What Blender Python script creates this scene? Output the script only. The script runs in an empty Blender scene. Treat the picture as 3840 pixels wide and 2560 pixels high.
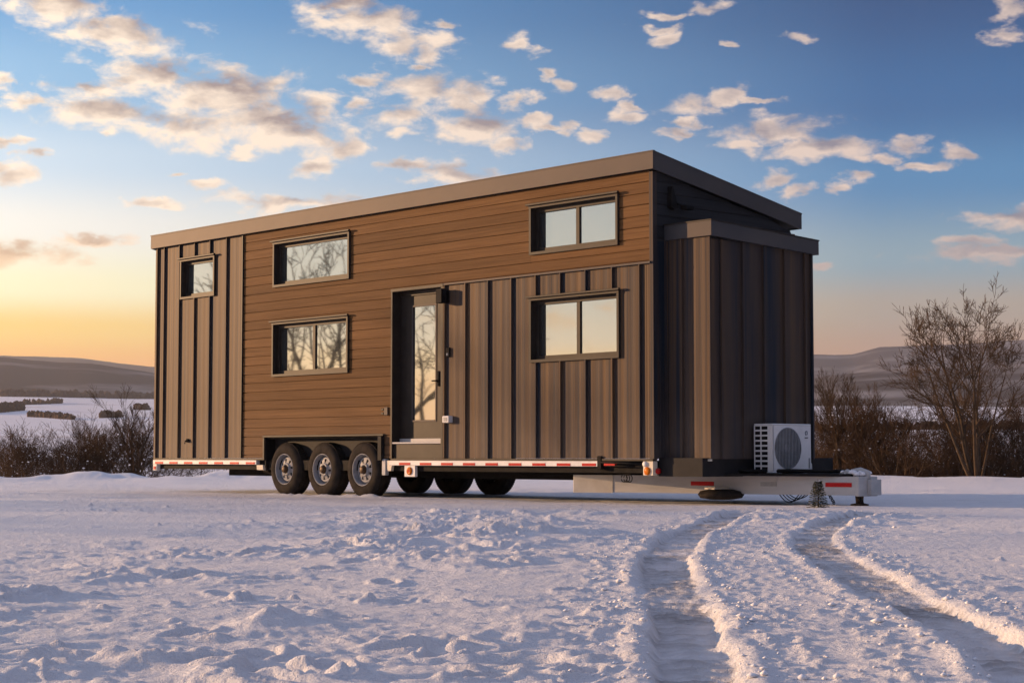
import bpy, math, random
import numpy as np

# ------------------------------------------------------------------ camera
sc = bpy.context.scene
COL = sc.collection
CAMH = 0.551
cam = bpy.data.cameras.new("camera")
cam.sensor_width = 36.0
cam.lens = 6874.5 / 3840 * 36
cam.clip_end = 30000
cam_o = bpy.data.objects.new("camera", cam)
cam_o.location = (0, 0, CAMH)
cam_o.rotation_euler = (math.pi / 2 + 0.0627, 0, 0)
COL.objects.link(cam_o)
sc.camera = cam_o

# ------------------------------------------------------------------ sky, sun, exposure
SUN_EL, SUN_AZ = math.radians(8.5), math.radians(71.0)      # azimuth counted to the left of the view
world = bpy.data.worlds.new("World")
sc.world = world
world.use_nodes = True
WN = world.node_tree.nodes
WL = world.node_tree.links


def wmath(op, a, b=None, c=None, clamp=False):
    n = WN.new("ShaderNodeMath"); n.operation = op; n.use_clamp = clamp
    for i, v in enumerate((a, b, c)):
        if v is None: continue
        if isinstance(v, (int, float)): n.inputs[i].default_value = v
        else: WL.new(v, n.inputs[i])
    return n.outputs[0]


def wvec(op, a, b=None, c=None):
    n = WN.new("ShaderNodeVectorMath"); n.operation = op
    for i, v in enumerate((a, b, c)):
        if v is None: continue
        if isinstance(v, (tuple, list)): n.inputs[i].default_value = v
        else: WL.new(v, n.inputs[i])
    return n.outputs["Value"] if op in ("LENGTH", "DOT_PRODUCT") else n.outputs[0]


def wmix(f, a, b):
    n = WN.new("ShaderNodeMix"); n.data_type = "RGBA"
    for sock, v in ((n.inputs[0], f), (n.inputs[6], a), (n.inputs[7], b)):
        if isinstance(v, (int, float)): sock.default_value = v
        elif isinstance(v, tuple): sock.default_value = (*v, 1)
        else: WL.new(v, sock)
    return n.outputs[2]


def wramp(f, stops, interp="EASE"):
    n = WN.new("ShaderNodeValToRGB"); n.color_ramp.interpolation = interp
    el = n.color_ramp.elements
    while len(el) < len(stops): el.new(0.5)
    for e, (p, col) in zip(el, stops):
        e.position = p
        e.color = (*[(c / 255.0) ** 2.2 for c in col], 1)
    WL.new(f, n.inputs[0])
    return n.outputs[0]


tc = WN.new("ShaderNodeTexCoord")
DIR = tc.outputs["Generated"]
sep = WN.new("ShaderNodeSeparateXYZ"); WL.new(DIR, sep.inputs[0])
AZ = wmath("MULTIPLY", wmath("ARCTAN2", sep.outputs[0], sep.outputs[1]), 180 / math.pi)    # degrees, right is positive
EL = wmath("MULTIPLY", wmath("ARCSINE", sep.outputs[2]), 180 / math.pi)
comb = WN.new("ShaderNodeCombineXYZ"); WL.new(AZ, comb.inputs[0]); WL.new(EL, comb.inputs[1])
AE = comb.outputs[0]

sky = WN.new("ShaderNodeTexSky")
sky.sky_type = "NISHITA"; sky.sun_disc = False
sky.sun_elevation = SUN_EL; sky.sun_rotation = -SUN_AZ
sky.dust_density = 1.2; sky.ozone_density = 2.0

sun_dir = (-math.sin(SUN_AZ), math.cos(SUN_AZ), 0)
hor = wvec("NORMALIZE", wvec("MULTIPLY", DIR, (1, 1, 0)))
away = wmath("ARCCOSINE", wvec("DOT_PRODUCT", hor, sun_dir))                 # angle from the sun round the horizon
t_side = wmath("SMOOTH_MIN", wmath("DIVIDE", wmath("SUBTRACT", away, 0.94), 0.50, clamp=True), 1.0, 0.05)
el30 = wmath("DIVIDE", EL, 30.0, clamp=True)
glow = wramp(el30, [(0.0, (255, 136, 44)), (0.07, (255, 172, 78)), (0.10, (244, 200, 138)), (0.125, (208, 206, 194)), (0.17, (182, 202, 210)), (0.36, (138, 176, 206)), (0.47, (108, 154, 198)), (1.0, (134, 142, 172))])
warm = wramp(el30, [(0.0, (255, 140, 36)), (0.09, (255, 172, 36)), (0.13, (255, 208, 92)), (0.17, (255, 246, 196)), (0.23, (244, 240, 228)), (0.30, (196, 216, 230)), (0.38, (132, 180, 216)), (0.47, (84, 148, 200)), (1.0, (134, 142, 172))])
cool = wramp(el30, [(0.0, (168, 122, 98)), (0.10, (190, 148, 120)), (0.15, (174, 160, 146)), (0.20, (132, 162, 178)), (0.28, (64, 130, 180)), (0.36, (24, 96, 152)), (0.47, (0, 72, 124)), (1.0, (128, 138, 170))])
t_glow = wmath("DIVIDE", wmath("SUBTRACT", away, 0.35), 0.45, clamp=True)      # right beside the sun the cream band is thinner
warm = wmix(t_glow, glow, warm)
warm_s = wvec("SCALE", warm); warm_s.node.inputs["Scale"].default_value = 1.22
grad = wmix(t_side, warm_s, cool)
grad10 = wvec("SCALE", grad); grad10.node.inputs["Scale"].default_value = 7.6
base_sky = wmix(0.93, sky.outputs[0], grad10)

# clouds: (azimuth, elevation) of each bank, broken up by noise
def S2ae(x, y): return math.degrees(math.atan((x - 1920) / 6874.5)), math.degrees(math.atan((1711 - y) / 6874.5))
K = 1 / 1.225
BL = [(170, 65, 240, 85), (510, 200, 290, 90),
      (690, 380, 240, 85), (1010, 420, 330, 110), (480, 555, 330, 72), (900, 590, 330, 110), (1180, 570, 270, 110), (1440, 490, 130, 80), (1390, 640, 210, 85), (1450, 765, 110, 50),
      (370, 435, 210, 52), (130, 525, 120, 42), (0, 445, 70, 40), (450, 640, 85, 24), (10, 690, 70, 26), (130, 745, 60, 32), (20, 835, 90, 55), (1090, 700, 100, 28),
      (1560, 15, 180, 45), (1700, 100, 230, 95), (1850, 185, 120, 62), (1990, 195, 115, 66), (2050, 100, 65, 24), (1940, 270, 65, 24),
      (1960, 400, 220, 85), (1850, 520, 160, 95), (2150, 430, 120, 80), (1870, 620, 100, 34), (2200, 575, 180, 90), (2340, 640, 110, 40),
      (1880, 765, 120, 30), (2100, 805, 190, 50), (1380, 930, 400, 50), (900, 862, 130, 26), (700, 945, 100, 22), (770, 820, 50, 14), (1600, 680, 110, 60), (1700, 340, 90, 34), (1640, 470, 60, 50),
      (90, 1190, 260, 62), (420, 1125, 170, 28)]
BL2 = [(40, 190, 65, 40), (170, 320, 50, 26), (260, 382, 75, 44), (440, 422, 95, 34), (40, 450, 90, 42), (100, 555, 75, 24), (170, 585, 60, 16), (540, 490, 65, 26), (540, 540, 85, 26), (800, 490, 160, 54), (1020, 448, 90, 36), (810, 560, 75, 24), (760, 605, 80, 20), (360, 622, 65, 26), (260, 585, 60, 34), (15, 635, 70, 34),
       (1170, 610, 260, 62), (1090, 665, 120, 34), (1430, 705, 270, 54), (1620, 745, 65, 30), (1720, 740, 70, 30), (1860, 685, 110, 44), (1870, 780, 120, 24), (2070, 730, 65, 34), (1320, 885, 85, 44), (1200, 812, 130, 36), (1500, 888, 65, 24), (1600, 840, 85, 26),
       (2290, 1030, 260, 46), (2150, 1140, 130, 26), (2240, 1200, 330, 44), (1440, 1232, 70, 18),
       (700, 55, 85, 26), (880, 30, 95, 32), (660, 130, 85, 18), (715, 177, 80, 32), (1040, 186, 48, 20), (1360, 162, 85, 26), (2320, 90, 70, 44), (2320, 215, 70, 30), (1170, 465, 90, 18)]
blobs = [(x * K, y * K, rx * K, ry * K) for x, y, rx, ry in BL] + [(1920 + x * K, y * K, rx * K, ry * K) for x, y, rx, ry in BL2]
DEG = math.degrees(1 / 6874.5)


def wnoise(vec, scale, detail, rough, dist=0.0):
    n = WN.new("ShaderNodeTexNoise"); n.inputs["Scale"].default_value = scale; n.inputs["Detail"].default_value = detail
    n.inputs["Roughness"].default_value = rough; n.inputs["Distortion"].default_value = dist
    WL.new(vec, n.inputs["Vector"])
    return n.outputs[0]


NV = wvec("MULTIPLY", AE, (0.62, 1.15, 1.0))
N_FINE = wnoise(NV, 1.15, 7.0, 0.62, 0.25)
NV2 = wvec("ADD", NV, (-0.36, -0.42, 0))                                     # a step towards the sun, for the cloud shading
N_SUN = wnoise(NV2, 1.15, 4.0, 0.55, 0.25)
wn = WN.new("ShaderNodeTexNoise"); wn.inputs["Scale"].default_value = 0.85; wn.inputs["Detail"].default_value = 5.0; wn.inputs["Roughness"].default_value = 0.6
WL.new(NV, wn.inputs["Vector"])
AEW = wvec("ADD", AE, wvec("MULTIPLY", wvec("SUBTRACT", wn.outputs[1], (0.5, 0.5, 0.5)), (2.6, 1.15, 0)))
near = None
tops = None
for x, y, rx, ry in blobs:
    az, el = S2ae(x, y)
    sx, sy = 1 / (rx * DEG * 1.36), 1 / (ry * DEG * 1.36)
    q = wvec("MULTIPLY_ADD", AEW, (sx, sy, 0), (-az * sx, -el * sy, 0))
    d = wvec("LENGTH", q)
    near = d if near is None else wmath("MINIMUM", near, d)
    if rx > 125:                                                             # how high in its bank: the tops of thick banks are greyer
        s_ = wmath("MULTIPLY", wmath("SUBTRACT", 1.0, d, clamp=True), wvec("DOT_PRODUCT", q, (0.25, 1, 0)))
        tops = s_ if tops is None else wmath("ADD", tops, s_)
field = wmath("SUBTRACT", 1.0, near)
# sky that no bank above names: loose scattered clouds, the same kind
g3 = wnoise(wvec("MULTIPLY", DIR, (1, 1, 2.4)), 4.2, 6.0, 0.6, 0.3)
loose = wmath("MULTIPLY", wmath("SUBTRACT", g3, 0.53), 4.0)
inside = wmath("MULTIPLY", wmath("DIVIDE", wmath("SUBTRACT", 30.0, wmath("ABSOLUTE", AZ)), 12.0, clamp=True), wmath("DIVIDE", wmath("SUBTRACT", 24.0, EL), 8.0, clamp=True))
loose = wmath("SUBTRACT", loose, wmath("MULTIPLY", inside, 0.9))
field = wmath("MAXIMUM", field, loose)
dens = wmath("ADD", field, wmath("MULTIPLY", wmath("SUBTRACT", N_FINE, 0.52), 2.5))
mask = WN.new("ShaderNodeMapRange"); mask.interpolation_type = "SMOOTHSTEP"
WL.new(dens, mask.inputs[0]); mask.inputs[1].default_value = 0.0; mask.inputs[2].default_value = 0.75
MASK = mask.outputs[0]
low = wmath("DIVIDE", wmath("SUBTRACT", EL, 1.5), 3.0, clamp=True)
MASK = wmath("MULTIPLY", wmath("MULTIPLY", MASK, low), 0.94)
lit = wmath("SUBTRACT", wmath("MULTIPLY", wmath("SUBTRACT", N_FINE, N_SUN), 2.2), wmath("MULTIPLY", tops, 2.0))
thick = wmath("SUBTRACT", 1.05, wmath("MULTIPLY", wmath("MAXIMUM", dens, 0.0), 0.62))
lit = wmath("ADD", lit, thick, clamp=True)
c_lit = wmix(t_side, (1.22, 1.00, 0.76), (0.80, 0.62, 0.52))
c_dark = wmix(t_side, (0.42, 0.30, 0.24), (0.26, 0.24, 0.29))
c_cloud = wmix(lit, c_dark, c_lit)
low_f = wmath("DIVIDE", wmath("SUBTRACT", EL, 4.6), 3.0, clamp=True)               # low clouds: gold beside the sun, mauve away from it
c_low = wmix(t_side, (1.0, 0.60, 0.27), (0.40, 0.33, 0.33))
c_cloud = wmix(low_f, c_low, c_cloud)
cl10 = wvec("SCALE", c_cloud); cl10.node.inputs["Scale"].default_value = 7.4
final_sky = wmix(MASK, base_sky, cl10)
bg = WN["Background"]
WL.new(final_sky, bg.inputs[0])
bg.inputs[1].default_value = 0.10
world.cycles.sampling_method = "MANUAL"
world.cycles.sample_map_resolution = 512

sun = bpy.data.lights.new("sun", "SUN")
sun.energy = 5.0
sun.angle = math.radians(0.6)
sun.color = (1.0, 0.60, 0.31)
sun_o = bpy.data.objects.new("sun", sun)
sun_o.rotation_euler = (math.pi / 2 - SUN_EL, 0, math.pi + SUN_AZ)
COL.objects.link(sun_o)

sc.view_settings.view_transform = "Standard"
sc.view_settings.look = "None"
sc.view_settings.exposure = 0.55
sc.view_settings.gamma = 1.0
sc.view_settings.use_curve_mapping = False
sc.cycles.use_denoising = True
sc.cycles.max_bounces = 4
sc.cycles.diffuse_bounces = 3
sc.cycles.volume_bounces = 0
sc.cycles.use_adaptive_sampling = True
sc.cycles.adaptive_threshold = 0.02
sc.cycles.transparent_max_bounces = 6

# ------------------------------------------------------------------ helpers
def material(name):
    m = bpy.data.materials.new(name); m.use_nodes = True
    nt = m.node_tree
    return m, nt, nt.nodes["Principled BSDF"]


def mnode(nt, kind, **kw):
    n = nt.nodes.new(kind)
    for k, v in kw.items():
        if k in n.inputs: n.inputs[k].default_value = v
        else: setattr(n, k, v)
    return n


def noise_mat(name, c1, c2, scale=(8, 8, 8), rough=0.6, metallic=0.0, bump=0.0, bscale=None, vary=0.0, detail=5.0, spec=0.12, lo=0.3, hi=0.7, tint=None, grime=0.0):
    """two-tone noise in object space, with an optional fine relief and a tone of its own for each piece"""
    m, nt, b = material(name)
    co = mnode(nt, "ShaderNodeTexCoord")
    mp = mnode(nt, "ShaderNodeMapping"); mp.inputs["Scale"].default_value = scale
    nt.links.new(co.outputs["Object"], mp.inputs[0])
    info = mnode(nt, "ShaderNodeObjectInfo")
    sh = mnode(nt, "ShaderNodeVectorMath", operation="ADD")
    sc_ = mnode(nt, "ShaderNodeVectorMath", operation="SCALE"); sc_.inputs["Scale"].default_value = 37.0
    cx = mnode(nt, "ShaderNodeCombineXYZ"); nt.links.new(info.outputs["Random"], cx.inputs[0]); nt.links.new(info.outputs["Random"], cx.inputs[2])
    nt.links.new(cx.outputs[0], sc_.inputs[0]); nt.links.new(mp.outputs[0], sh.inputs[0]); nt.links.new(sc_.outputs[0], sh.inputs[1])
    no = mnode(nt, "ShaderNodeTexNoise", Scale=1.0, Detail=detail, Roughness=0.6); nt.links.new(sh.outputs[0], no.inputs["Vector"])
    mr = mnode(nt, "ShaderNodeMapRange"); mr.inputs[1].default_value = lo; mr.inputs[2].default_value = hi; nt.links.new(no.outputs[0], mr.inputs[0])
    mx = mnode(nt, "ShaderNodeMix", data_type="RGBA"); nt.links.new(mr.outputs[0], mx.inputs[0])
    mx.inputs[6].default_value = (*c1, 1); mx.inputs[7].default_value = (*c2, 1)
    out = mx.outputs[2]
    if vary:
        v = mnode(nt, "ShaderNodeMapRange"); v.inputs[3].default_value = 1 - vary; v.inputs[4].default_value = 1 + vary; nt.links.new(info.outputs["Random"], v.inputs[0])
        s = mnode(nt, "ShaderNodeVectorMath", operation="SCALE"); nt.links.new(out, s.inputs[0]); nt.links.new(v.outputs[0], s.inputs["Scale"])
        out = s.outputs[0]
    if grime:                                                                 # road salt splashed over the foot of the walls
        sz = mnode(nt, "ShaderNodeSeparateXYZ"); nt.links.new(co.outputs["Object"], sz.inputs[0])
        hr = mnode(nt, "ShaderNodeMapRange"); hr.inputs[1].default_value = 1.25; hr.inputs[2].default_value = 0.45; nt.links.new(sz.outputs[2], hr.inputs[0])
        gn = mnode(nt, "ShaderNodeTexNoise", Scale=3.5, Detail=7.0, Roughness=0.7); nt.links.new(co.outputs["Object"], gn.inputs["Vector"])
        gm = mnode(nt, "ShaderNodeMath", operation="MULTIPLY"); nt.links.new(hr.outputs[0], gm.inputs[0]); nt.links.new(gn.outputs[0], gm.inputs[1])
        g2 = mnode(nt, "ShaderNodeMath", operation="MULTIPLY"); nt.links.new(gm.outputs[0], g2.inputs[0]); g2.inputs[1].default_value = grime * 2
        gx = mnode(nt, "ShaderNodeMix", data_type="RGBA"); nt.links.new(g2.outputs[0], gx.inputs[0]); nt.links.new(out, gx.inputs[6]); gx.inputs[7].default_value = (0.20, 0.17, 0.15, 1)
        out = gx.outputs[2]
    nt.links.new(out, b.inputs["Base Color"])
    b.inputs["Roughness"].default_value = rough; b.inputs["Metallic"].default_value = metallic
    b.inputs["Specular IOR Level"].default_value = spec
    if tint: b.inputs["Specular Tint"].default_value = (*tint, 1)
    if bump:
        bn = mnode(nt, "ShaderNodeTexNoise", Scale=bscale or 1.0, Detail=4.0)
        nt.links.new(sh.outputs[0] if not bscale else co.outputs["Object"], bn.inputs["Vector"])
        bu = mnode(nt, "ShaderNodeBump", Strength=bump, Distance=0.01); nt.links.new(bn.outputs[0], bu.inputs["Height"])
        nt.links.new(bu.outputs[0], b.inputs["Normal"])
    return m


M = {}
M["wood"] = noise_mat("cedar_siding", (0.099, 0.050, 0.020), (0.168, 0.090, 0.038), (18, 0.9, 46), 0.7, bump=0.25, vary=0.17, grime=0.18, spec=0.08)
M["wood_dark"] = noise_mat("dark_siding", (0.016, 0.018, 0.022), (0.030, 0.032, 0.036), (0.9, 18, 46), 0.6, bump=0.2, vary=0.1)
M["bronze"] = noise_mat("bronze_metal", (0.014, 0.024, 0.038), (0.096, 0.062, 0.038), (3, 17, 0.16), 0.55, vary=0.08, lo=0.36, hi=0.66, spec=0.13, tint=(1, .66, .38), grime=0.22)
M["fascia"] = noise_mat("fascia_metal", (0.050, 0.054, 0.062), (0.074, 0.070, 0.070), (1, 0.8, 1.5), 0.55, spec=0.18, tint=(1, .70, .44))
M["trim"] = noise_mat("bronze_trim", (0.026, 0.022, 0.019), (0.042, 0.034, 0.028), (6, 6, 6), 0.5)
M["dark_trim"] = noise_mat("dark_trim", (0.018, 0.018, 0.020), (0.028, 0.027, 0.027), (6, 6, 6), 0.55, spec=0.05)
M["black"] = noise_mat("black_steel", (0.010, 0.010, 0.011), (0.022, 0.021, 0.020), (9, 9, 9), 0.6, spec=0.03)
M["rubber"] = noise_mat("tyre_rubber", (0.016, 0.014, 0.013), (0.042, 0.034, 0.028), (9, 9, 9), 0.8, bump=0.15, spec=0.06)
M["steel"] = noise_mat("wheel_steel", (0.20, 0.21, 0.23), (0.31, 0.31, 0.32), (14, 14, 14), 0.55, metallic=0.1)
M["hub"] = noise_mat("hub_grease", (0.05, 0.035, 0.025), (0.12, 0.075, 0.04), (20, 20, 20), 0.5, metallic=0.4)
M["alu"] = noise_mat("mill_aluminium", (0.40, 0.40, 0.40), (0.52, 0.51, 0.50), (4, 1.5, 9), 0.5)
M["white"] = noise_mat("white_paint", (0.66, 0.66, 0.65), (0.76, 0.75, 0.74), (7, 7, 7), 0.42)
M["cream"] = noise_mat("galvanised_plate", (0.62, 0.55, 0.44), (0.72, 0.66, 0.55), (6, 6, 6), 0.5)
M["red"] = noise_mat("red_reflector", (0.42, 0.010, 0.012), (0.52, 0.018, 0.018), (30, 30, 30), 0.3)
M["grey_tape"] = noise_mat("grey_reflector", (0.30, 0.30, 0.29), (0.38, 0.38, 0.37), (30, 30, 30), 0.35)
M["amber"] = noise_mat("amber_lens", (0.55, 0.14, 0.01), (0.65, 0.20, 0.02), (30, 30, 30), 0.2)
M["grille"] = noise_mat("fan_grille", (0.20, 0.21, 0.22), (0.30, 0.31, 0.32), (10, 10, 10), 0.5)
M["logo"] = noise_mat("logo_blue", (0.03, 0.035, 0.06), (0.05, 0.055, 0.085), (10, 10, 10), 0.5)
M["bark"] = noise_mat("bare_bark", (0.048, 0.032, 0.020), (0.130, 0.084, 0.049), (5, 5, 5), 0.85, vary=0.2, spec=0.2)
M["twig"] = noise_mat("bare_twigs", (0.044, 0.029, 0.018), (0.100, 0.062, 0.035), (2, 2, 2), 0.85, vary=0.2, spec=0.2)
M["shrub"] = noise_mat("shrub_twigs", (0.052, 0.031, 0.018), (0.125, 0.074, 0.040), (2, 2, 2), 0.9, vary=0.25, spec=0.15)
M["needle"] = noise_mat("spruce_needles", (0.09, 0.10, 0.06), (0.20, 0.20, 0.13), (30, 30, 30), 0.8)

# glass: coated pane that mirrors the sky and the trees across the field
m, nt, b = material("coated_glass")
b.inputs["Base Color"].default_value = (0.42, 0.46, 0.45, 1); b.inputs["Metallic"].default_value = 0.92; b.inputs["Roughness"].default_value = 0.02
co = mnode(nt, "ShaderNodeTexCoord"); no = mnode(nt, "ShaderNodeTexNoise", Scale=1.6, Detail=1.0); nt.links.new(co.outputs["Object"], no.inputs["Vector"])
bu = mnode(nt, "ShaderNodeBump", Strength=0.025, Distance=0.02); nt.links.new(no.outputs[0], bu.inputs["Height"]); nt.links.new(bu.outputs[0], b.inputs["Normal"])
M["glass"] = m

# snow: white with grit where wheels have turned it over (the "dirt" attribute holds where)
m, nt, b = material("snow")
at = mnode(nt, "ShaderNodeAttribute", attribute_name="dirt")
co = mnode(nt, "ShaderNodeTexCoord")
n1 = mnode(nt, "ShaderNodeTexNoise", Scale=1.3, Detail=8.0, Roughness=0.65); nt.links.new(co.outputs["Object"], n1.inputs["Vector"])
n2 = mnode(nt, "ShaderNodeTexNoise", Scale=22.0, Detail=6.0, Roughness=0.7); nt.links.new(co.outputs["Object"], n2.inputs["Vector"])
mulA = mnode(nt, "ShaderNodeMath", operation="MULTIPLY"); nt.links.new(at.outputs["Fac"], mulA.inputs[0])
rA = mnode(nt, "ShaderNodeMapRange"); rA.inputs[1].default_value = 0.36; rA.inputs[2].default_value = 0.58; nt.links.new(n1.outputs[0], rA.inputs[0]); nt.links.new(rA.outputs[0], mulA.inputs[1])
mx = mnode(nt, "ShaderNodeMix", data_type="RGBA"); nt.links.new(mulA.outputs[0], mx.inputs[0])
mx.inputs[6].default_value = (0.84, 0.84, 0.86, 1); mx.inputs[7].default_value = (0.34, 0.32, 0.31, 1)
nt.links.new(mx.outputs[2], b.inputs["Base Color"])
b.inputs["Roughness"].default_value = 0.55; b.inputs["Specular IOR Level"].default_value = 0.35
n3 = mnode(nt, "ShaderNodeTexNoise", Scale=90.0, Detail=3.0); nt.links.new(co.outputs["Object"], n3.inputs["Vector"])
b1 = mnode(nt, "ShaderNodeBump", Strength=1.0, Distance=0.035); nt.links.new(n2.outputs[0], b1.inputs["Height"])
b2 = mnode(nt, "ShaderNodeBump", Strength=0.35, Distance=0.004); nt.links.new(n3.outputs[0], b2.inputs["Height"]); nt.links.new(b1.outputs[0], b2.inputs["Normal"])
nt.links.new(b2.outputs[0], b.inputs["Normal"])
M["snow"] = m
M["snow_clump"] = noise_mat("snow_clump", (0.80, 0.80, 0.83), (0.86, 0.86, 0.88), (6, 6, 6), 0.6, bump=0.4, bscale=30)

# far fields and wooded hills
m, nt, b = material("valley_snow")
co = mnode(nt, "ShaderNodeTexCoord"); mp = mnode(nt, "ShaderNodeMapping"); mp.inputs["Scale"].default_value = (0.006, 0.02, 0.01); nt.links.new(co.outputs["Object"], mp.inputs[0])
n1 = mnode(nt, "ShaderNodeTexNoise", Scale=1.0, Detail=7.0, Roughness=0.6); nt.links.new(mp.outputs[0], n1.inputs["Vector"])
rr = mnode(nt, "ShaderNodeMapRange"); rr.inputs[1].default_value = 0.58; rr.inputs[2].default_value = 0.72; nt.links.new(n1.outputs[0], rr.inputs[0])
mx = mnode(nt, "ShaderNodeMix", data_type="RGBA"); nt.links.new(rr.outputs[0], mx.inputs[0]); mx.inputs[6].default_value = (0.80, 0.80, 0.83, 1); mx.inputs[7].default_value = (0.52, 0.46, 0.42, 1)
nt.links.new(mx.outputs[2], b.inputs["Base Color"]); b.inputs["Roughness"].default_value = 0.9; b.inputs["Specular IOR Level"].default_value = 0.1
M["valley"] = m
m, nt, b = material("winter_wood")
co = mnode(nt, "ShaderNodeTexCoord"); mp = mnode(nt, "ShaderNodeMapping"); mp.inputs["Scale"].default_value = (0.004, 0.004, 0.02); nt.links.new(co.outputs["Object"], mp.inputs[0])
n1 = mnode(nt, "ShaderNodeTexNoise", Scale=1.0, Detail=9.0, Roughness=0.62); nt.links.new(mp.outputs[0], n1.inputs["Vector"])
rr = mnode(nt, "ShaderNodeMapRange"); rr.inputs[1].default_value = 0.50; rr.inputs[2].default_value = 0.74; nt.links.new(n1.outputs[0], rr.inputs[0])
mx = mnode(nt, "ShaderNodeMix", data_type="RGBA"); nt.links.new(rr.outputs[0], mx.inputs[0]); mx.inputs[6].default_value = (0.062, 0.046, 0.036, 1); mx.inputs[7].default_value = (0.36, 0.34, 0.33, 1)
nt.links.new(mx.outputs[2], b.inputs["Base Color"]); b.inputs["Roughness"].default_value = 1.0; b.inputs["Specular IOR Level"].default_value = 0.0
M["hill"] = m


def tag(o, label=None, cat=None, group=None, kind=None):
    for k, v in (("label", label), ("category", cat), ("group", group), ("kind", kind)):
        if v: o[k] = v
    return o


def link(name, data, parent=None, loc=None):
    o = bpy.data.objects.new(name, data)
    COL.objects.link(o)
    if parent: o.parent = parent
    if loc is not None: o.location = loc
    return o


def empty(name, loc=(0, 0, 0), rz=0.0):
    o = link(name, None); o.location = loc; o.rotation_euler = (0, 0, rz); o.empty_display_size = 0.2
    return o


class MB:
    """collects polygons for one mesh"""
    def __init__(s): s.v, s.f, s.sm = [], [], []

    def add(s, vs, fs, smooth=False):
        n = len(s.v); s.v += [tuple(p) for p in vs]
        for f in fs: s.f.append(tuple(i + n for i in f)); s.sm.append(smooth)
        return s

    def box(s, x0, x1, y0, y1, z0, z1, bev=0.0):
        if x0 > x1: x0, x1 = x1, x0
        if y0 > y1: y0, y1 = y1, y0
        if z0 > z1: z0, z1 = z1, z0
        if bev <= 0:
            vs = [(x, y, z) for z in (z0, z1) for y in (y0, y1) for x in (x0, x1)]
            return s.add(vs, [(0, 2, 3, 1), (4, 5, 7, 6), (0, 1, 5, 4), (2, 6, 7, 3), (0, 4, 6, 2), (1, 3, 7, 5)])
        e = min(bev, (x1 - x0) * .45, (y1 - y0) * .45, (z1 - z0) * .45)
        ring = lambda z, d: [(x0 + d, y0 + (e if d == 0 else d) - (0 if d else 0), z)]
        pts = []
        for z, d in ((z0, e), (z0 + e, 0), (z1 - e, 0), (z1, e)):
            pts += [(x0 + d, y0 + d, z), (x1 - d, y0 + d, z), (x1 - d, y1 - d, z), (x0 + d, y1 - d, z)]
        fs = [(3, 2, 1, 0), (12, 13, 14, 15)]
        for k in range(3):
            for i in range(4):
                j = (i + 1) % 4
                fs.append((k * 4 + i, k * 4 + j, (k + 1) * 4 + j, (k + 1) * 4 + i))
        return s.add(pts, fs)

    def prism(s, poly, axis, t0, t1):
        """poly of 2d points in the two other axes (in x,y,z order), extruded along axis"""
        def P(p, t):
            return {0: (t, p[0], p[1]), 1: (p[0], t, p[1]), 2: (p[0], p[1], t)}[axis]
        n = len(poly)
        vs = [P(p, t0) for p in poly] + [P(p, t1) for p in poly]
        fs = [tuple(range(n - 1, -1, -1)), tuple(range(n, 2 * n))] + [(i, (i + 1) % n, n + (i + 1) % n, n + i) for i in range(n)]
        return s.add(vs, fs)

    def lathe(s, prof, c, axis=0, n=32, smooth=True, a0=0.0, a1=2 * math.pi):
        """prof = (offset along axis, radius); closed round the axis"""
        full = abs(a1 - a0 - 2 * math.pi) < 1e-6
        m = n if full else n + 1
        vs, fs = [], []
        for (t, r) in prof:
            for i in range(m):
                a = a0 + (a1 - a0) * i / n
                u, w = r * math.cos(a), r * math.sin(a)
                vs.append({0: (c[0] + t, c[1] + u, c[2] + w), 1: (c[0] + u, c[1] + t, c[2] + w), 2: (c[0] + u, c[1] + w, c[2] + t)}[axis])
        for k in range(len(prof) - 1):
            for i in range(n if full else n):
                j = (i + 1) % m
                fs.append((k * m + i, k * m + j, (k + 1) * m + j, (k + 1) * m + i))
        return s.add(vs, fs, smooth)

    def tube(s, pts, rad, n=6, smooth=True):
        pts = [np.array(p, float) for p in pts]
        rad = rad if isinstance(rad, (list, tuple)) else [rad] * len(pts)
        vs, fs = [], []
        for i, p in enumerate(pts):
            d = pts[min(i + 1, len(pts) - 1)] - pts[max(i - 1, 0)]
            d = d / (np.linalg.norm(d) + 1e-9)
            up = np.array([0, 0, 1.0]) if abs(d[2]) < 0.9 else np.array([1.0, 0, 0])
            u = np.cross(d, up); u /= np.linalg.norm(u); w = np.cross(d, u)
            for k in range(n):
                a = 2 * math.pi * k / n
                vs.append(p + rad[i] * (math.cos(a) * u + math.sin(a) * w))
        for i in range(len(pts) - 1):
            for k in range(n):
                j = (k + 1) % n
                fs.append((i * n + k, i * n + j, (i + 1) * n + j, (i + 1) * n + k))
        fs += [tuple(range(n - 1, -1, -1)), tuple((len(pts) - 1) * n + k for k in range(n))]
        return s.add(vs, fs, smooth)

    def data(s, name, mat):
        me = bpy.data.meshes.new(name)
        me.from_pydata(s.v, [], s.f); me.materials.append(mat)
        me.polygons.foreach_set("use_smooth", s.sm)
        # outward normals
        import bmesh
        bm = bmesh.new(); bm.from_mesh(me); bmesh.ops.recalc_face_normals(bm, faces=bm.faces); bm.to_mesh(me); bm.free()
        return me

    def build(s, name, mat, parent=None, **kw):
        return tag(link(name, s.data(name, mat), parent), **kw)


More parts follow.
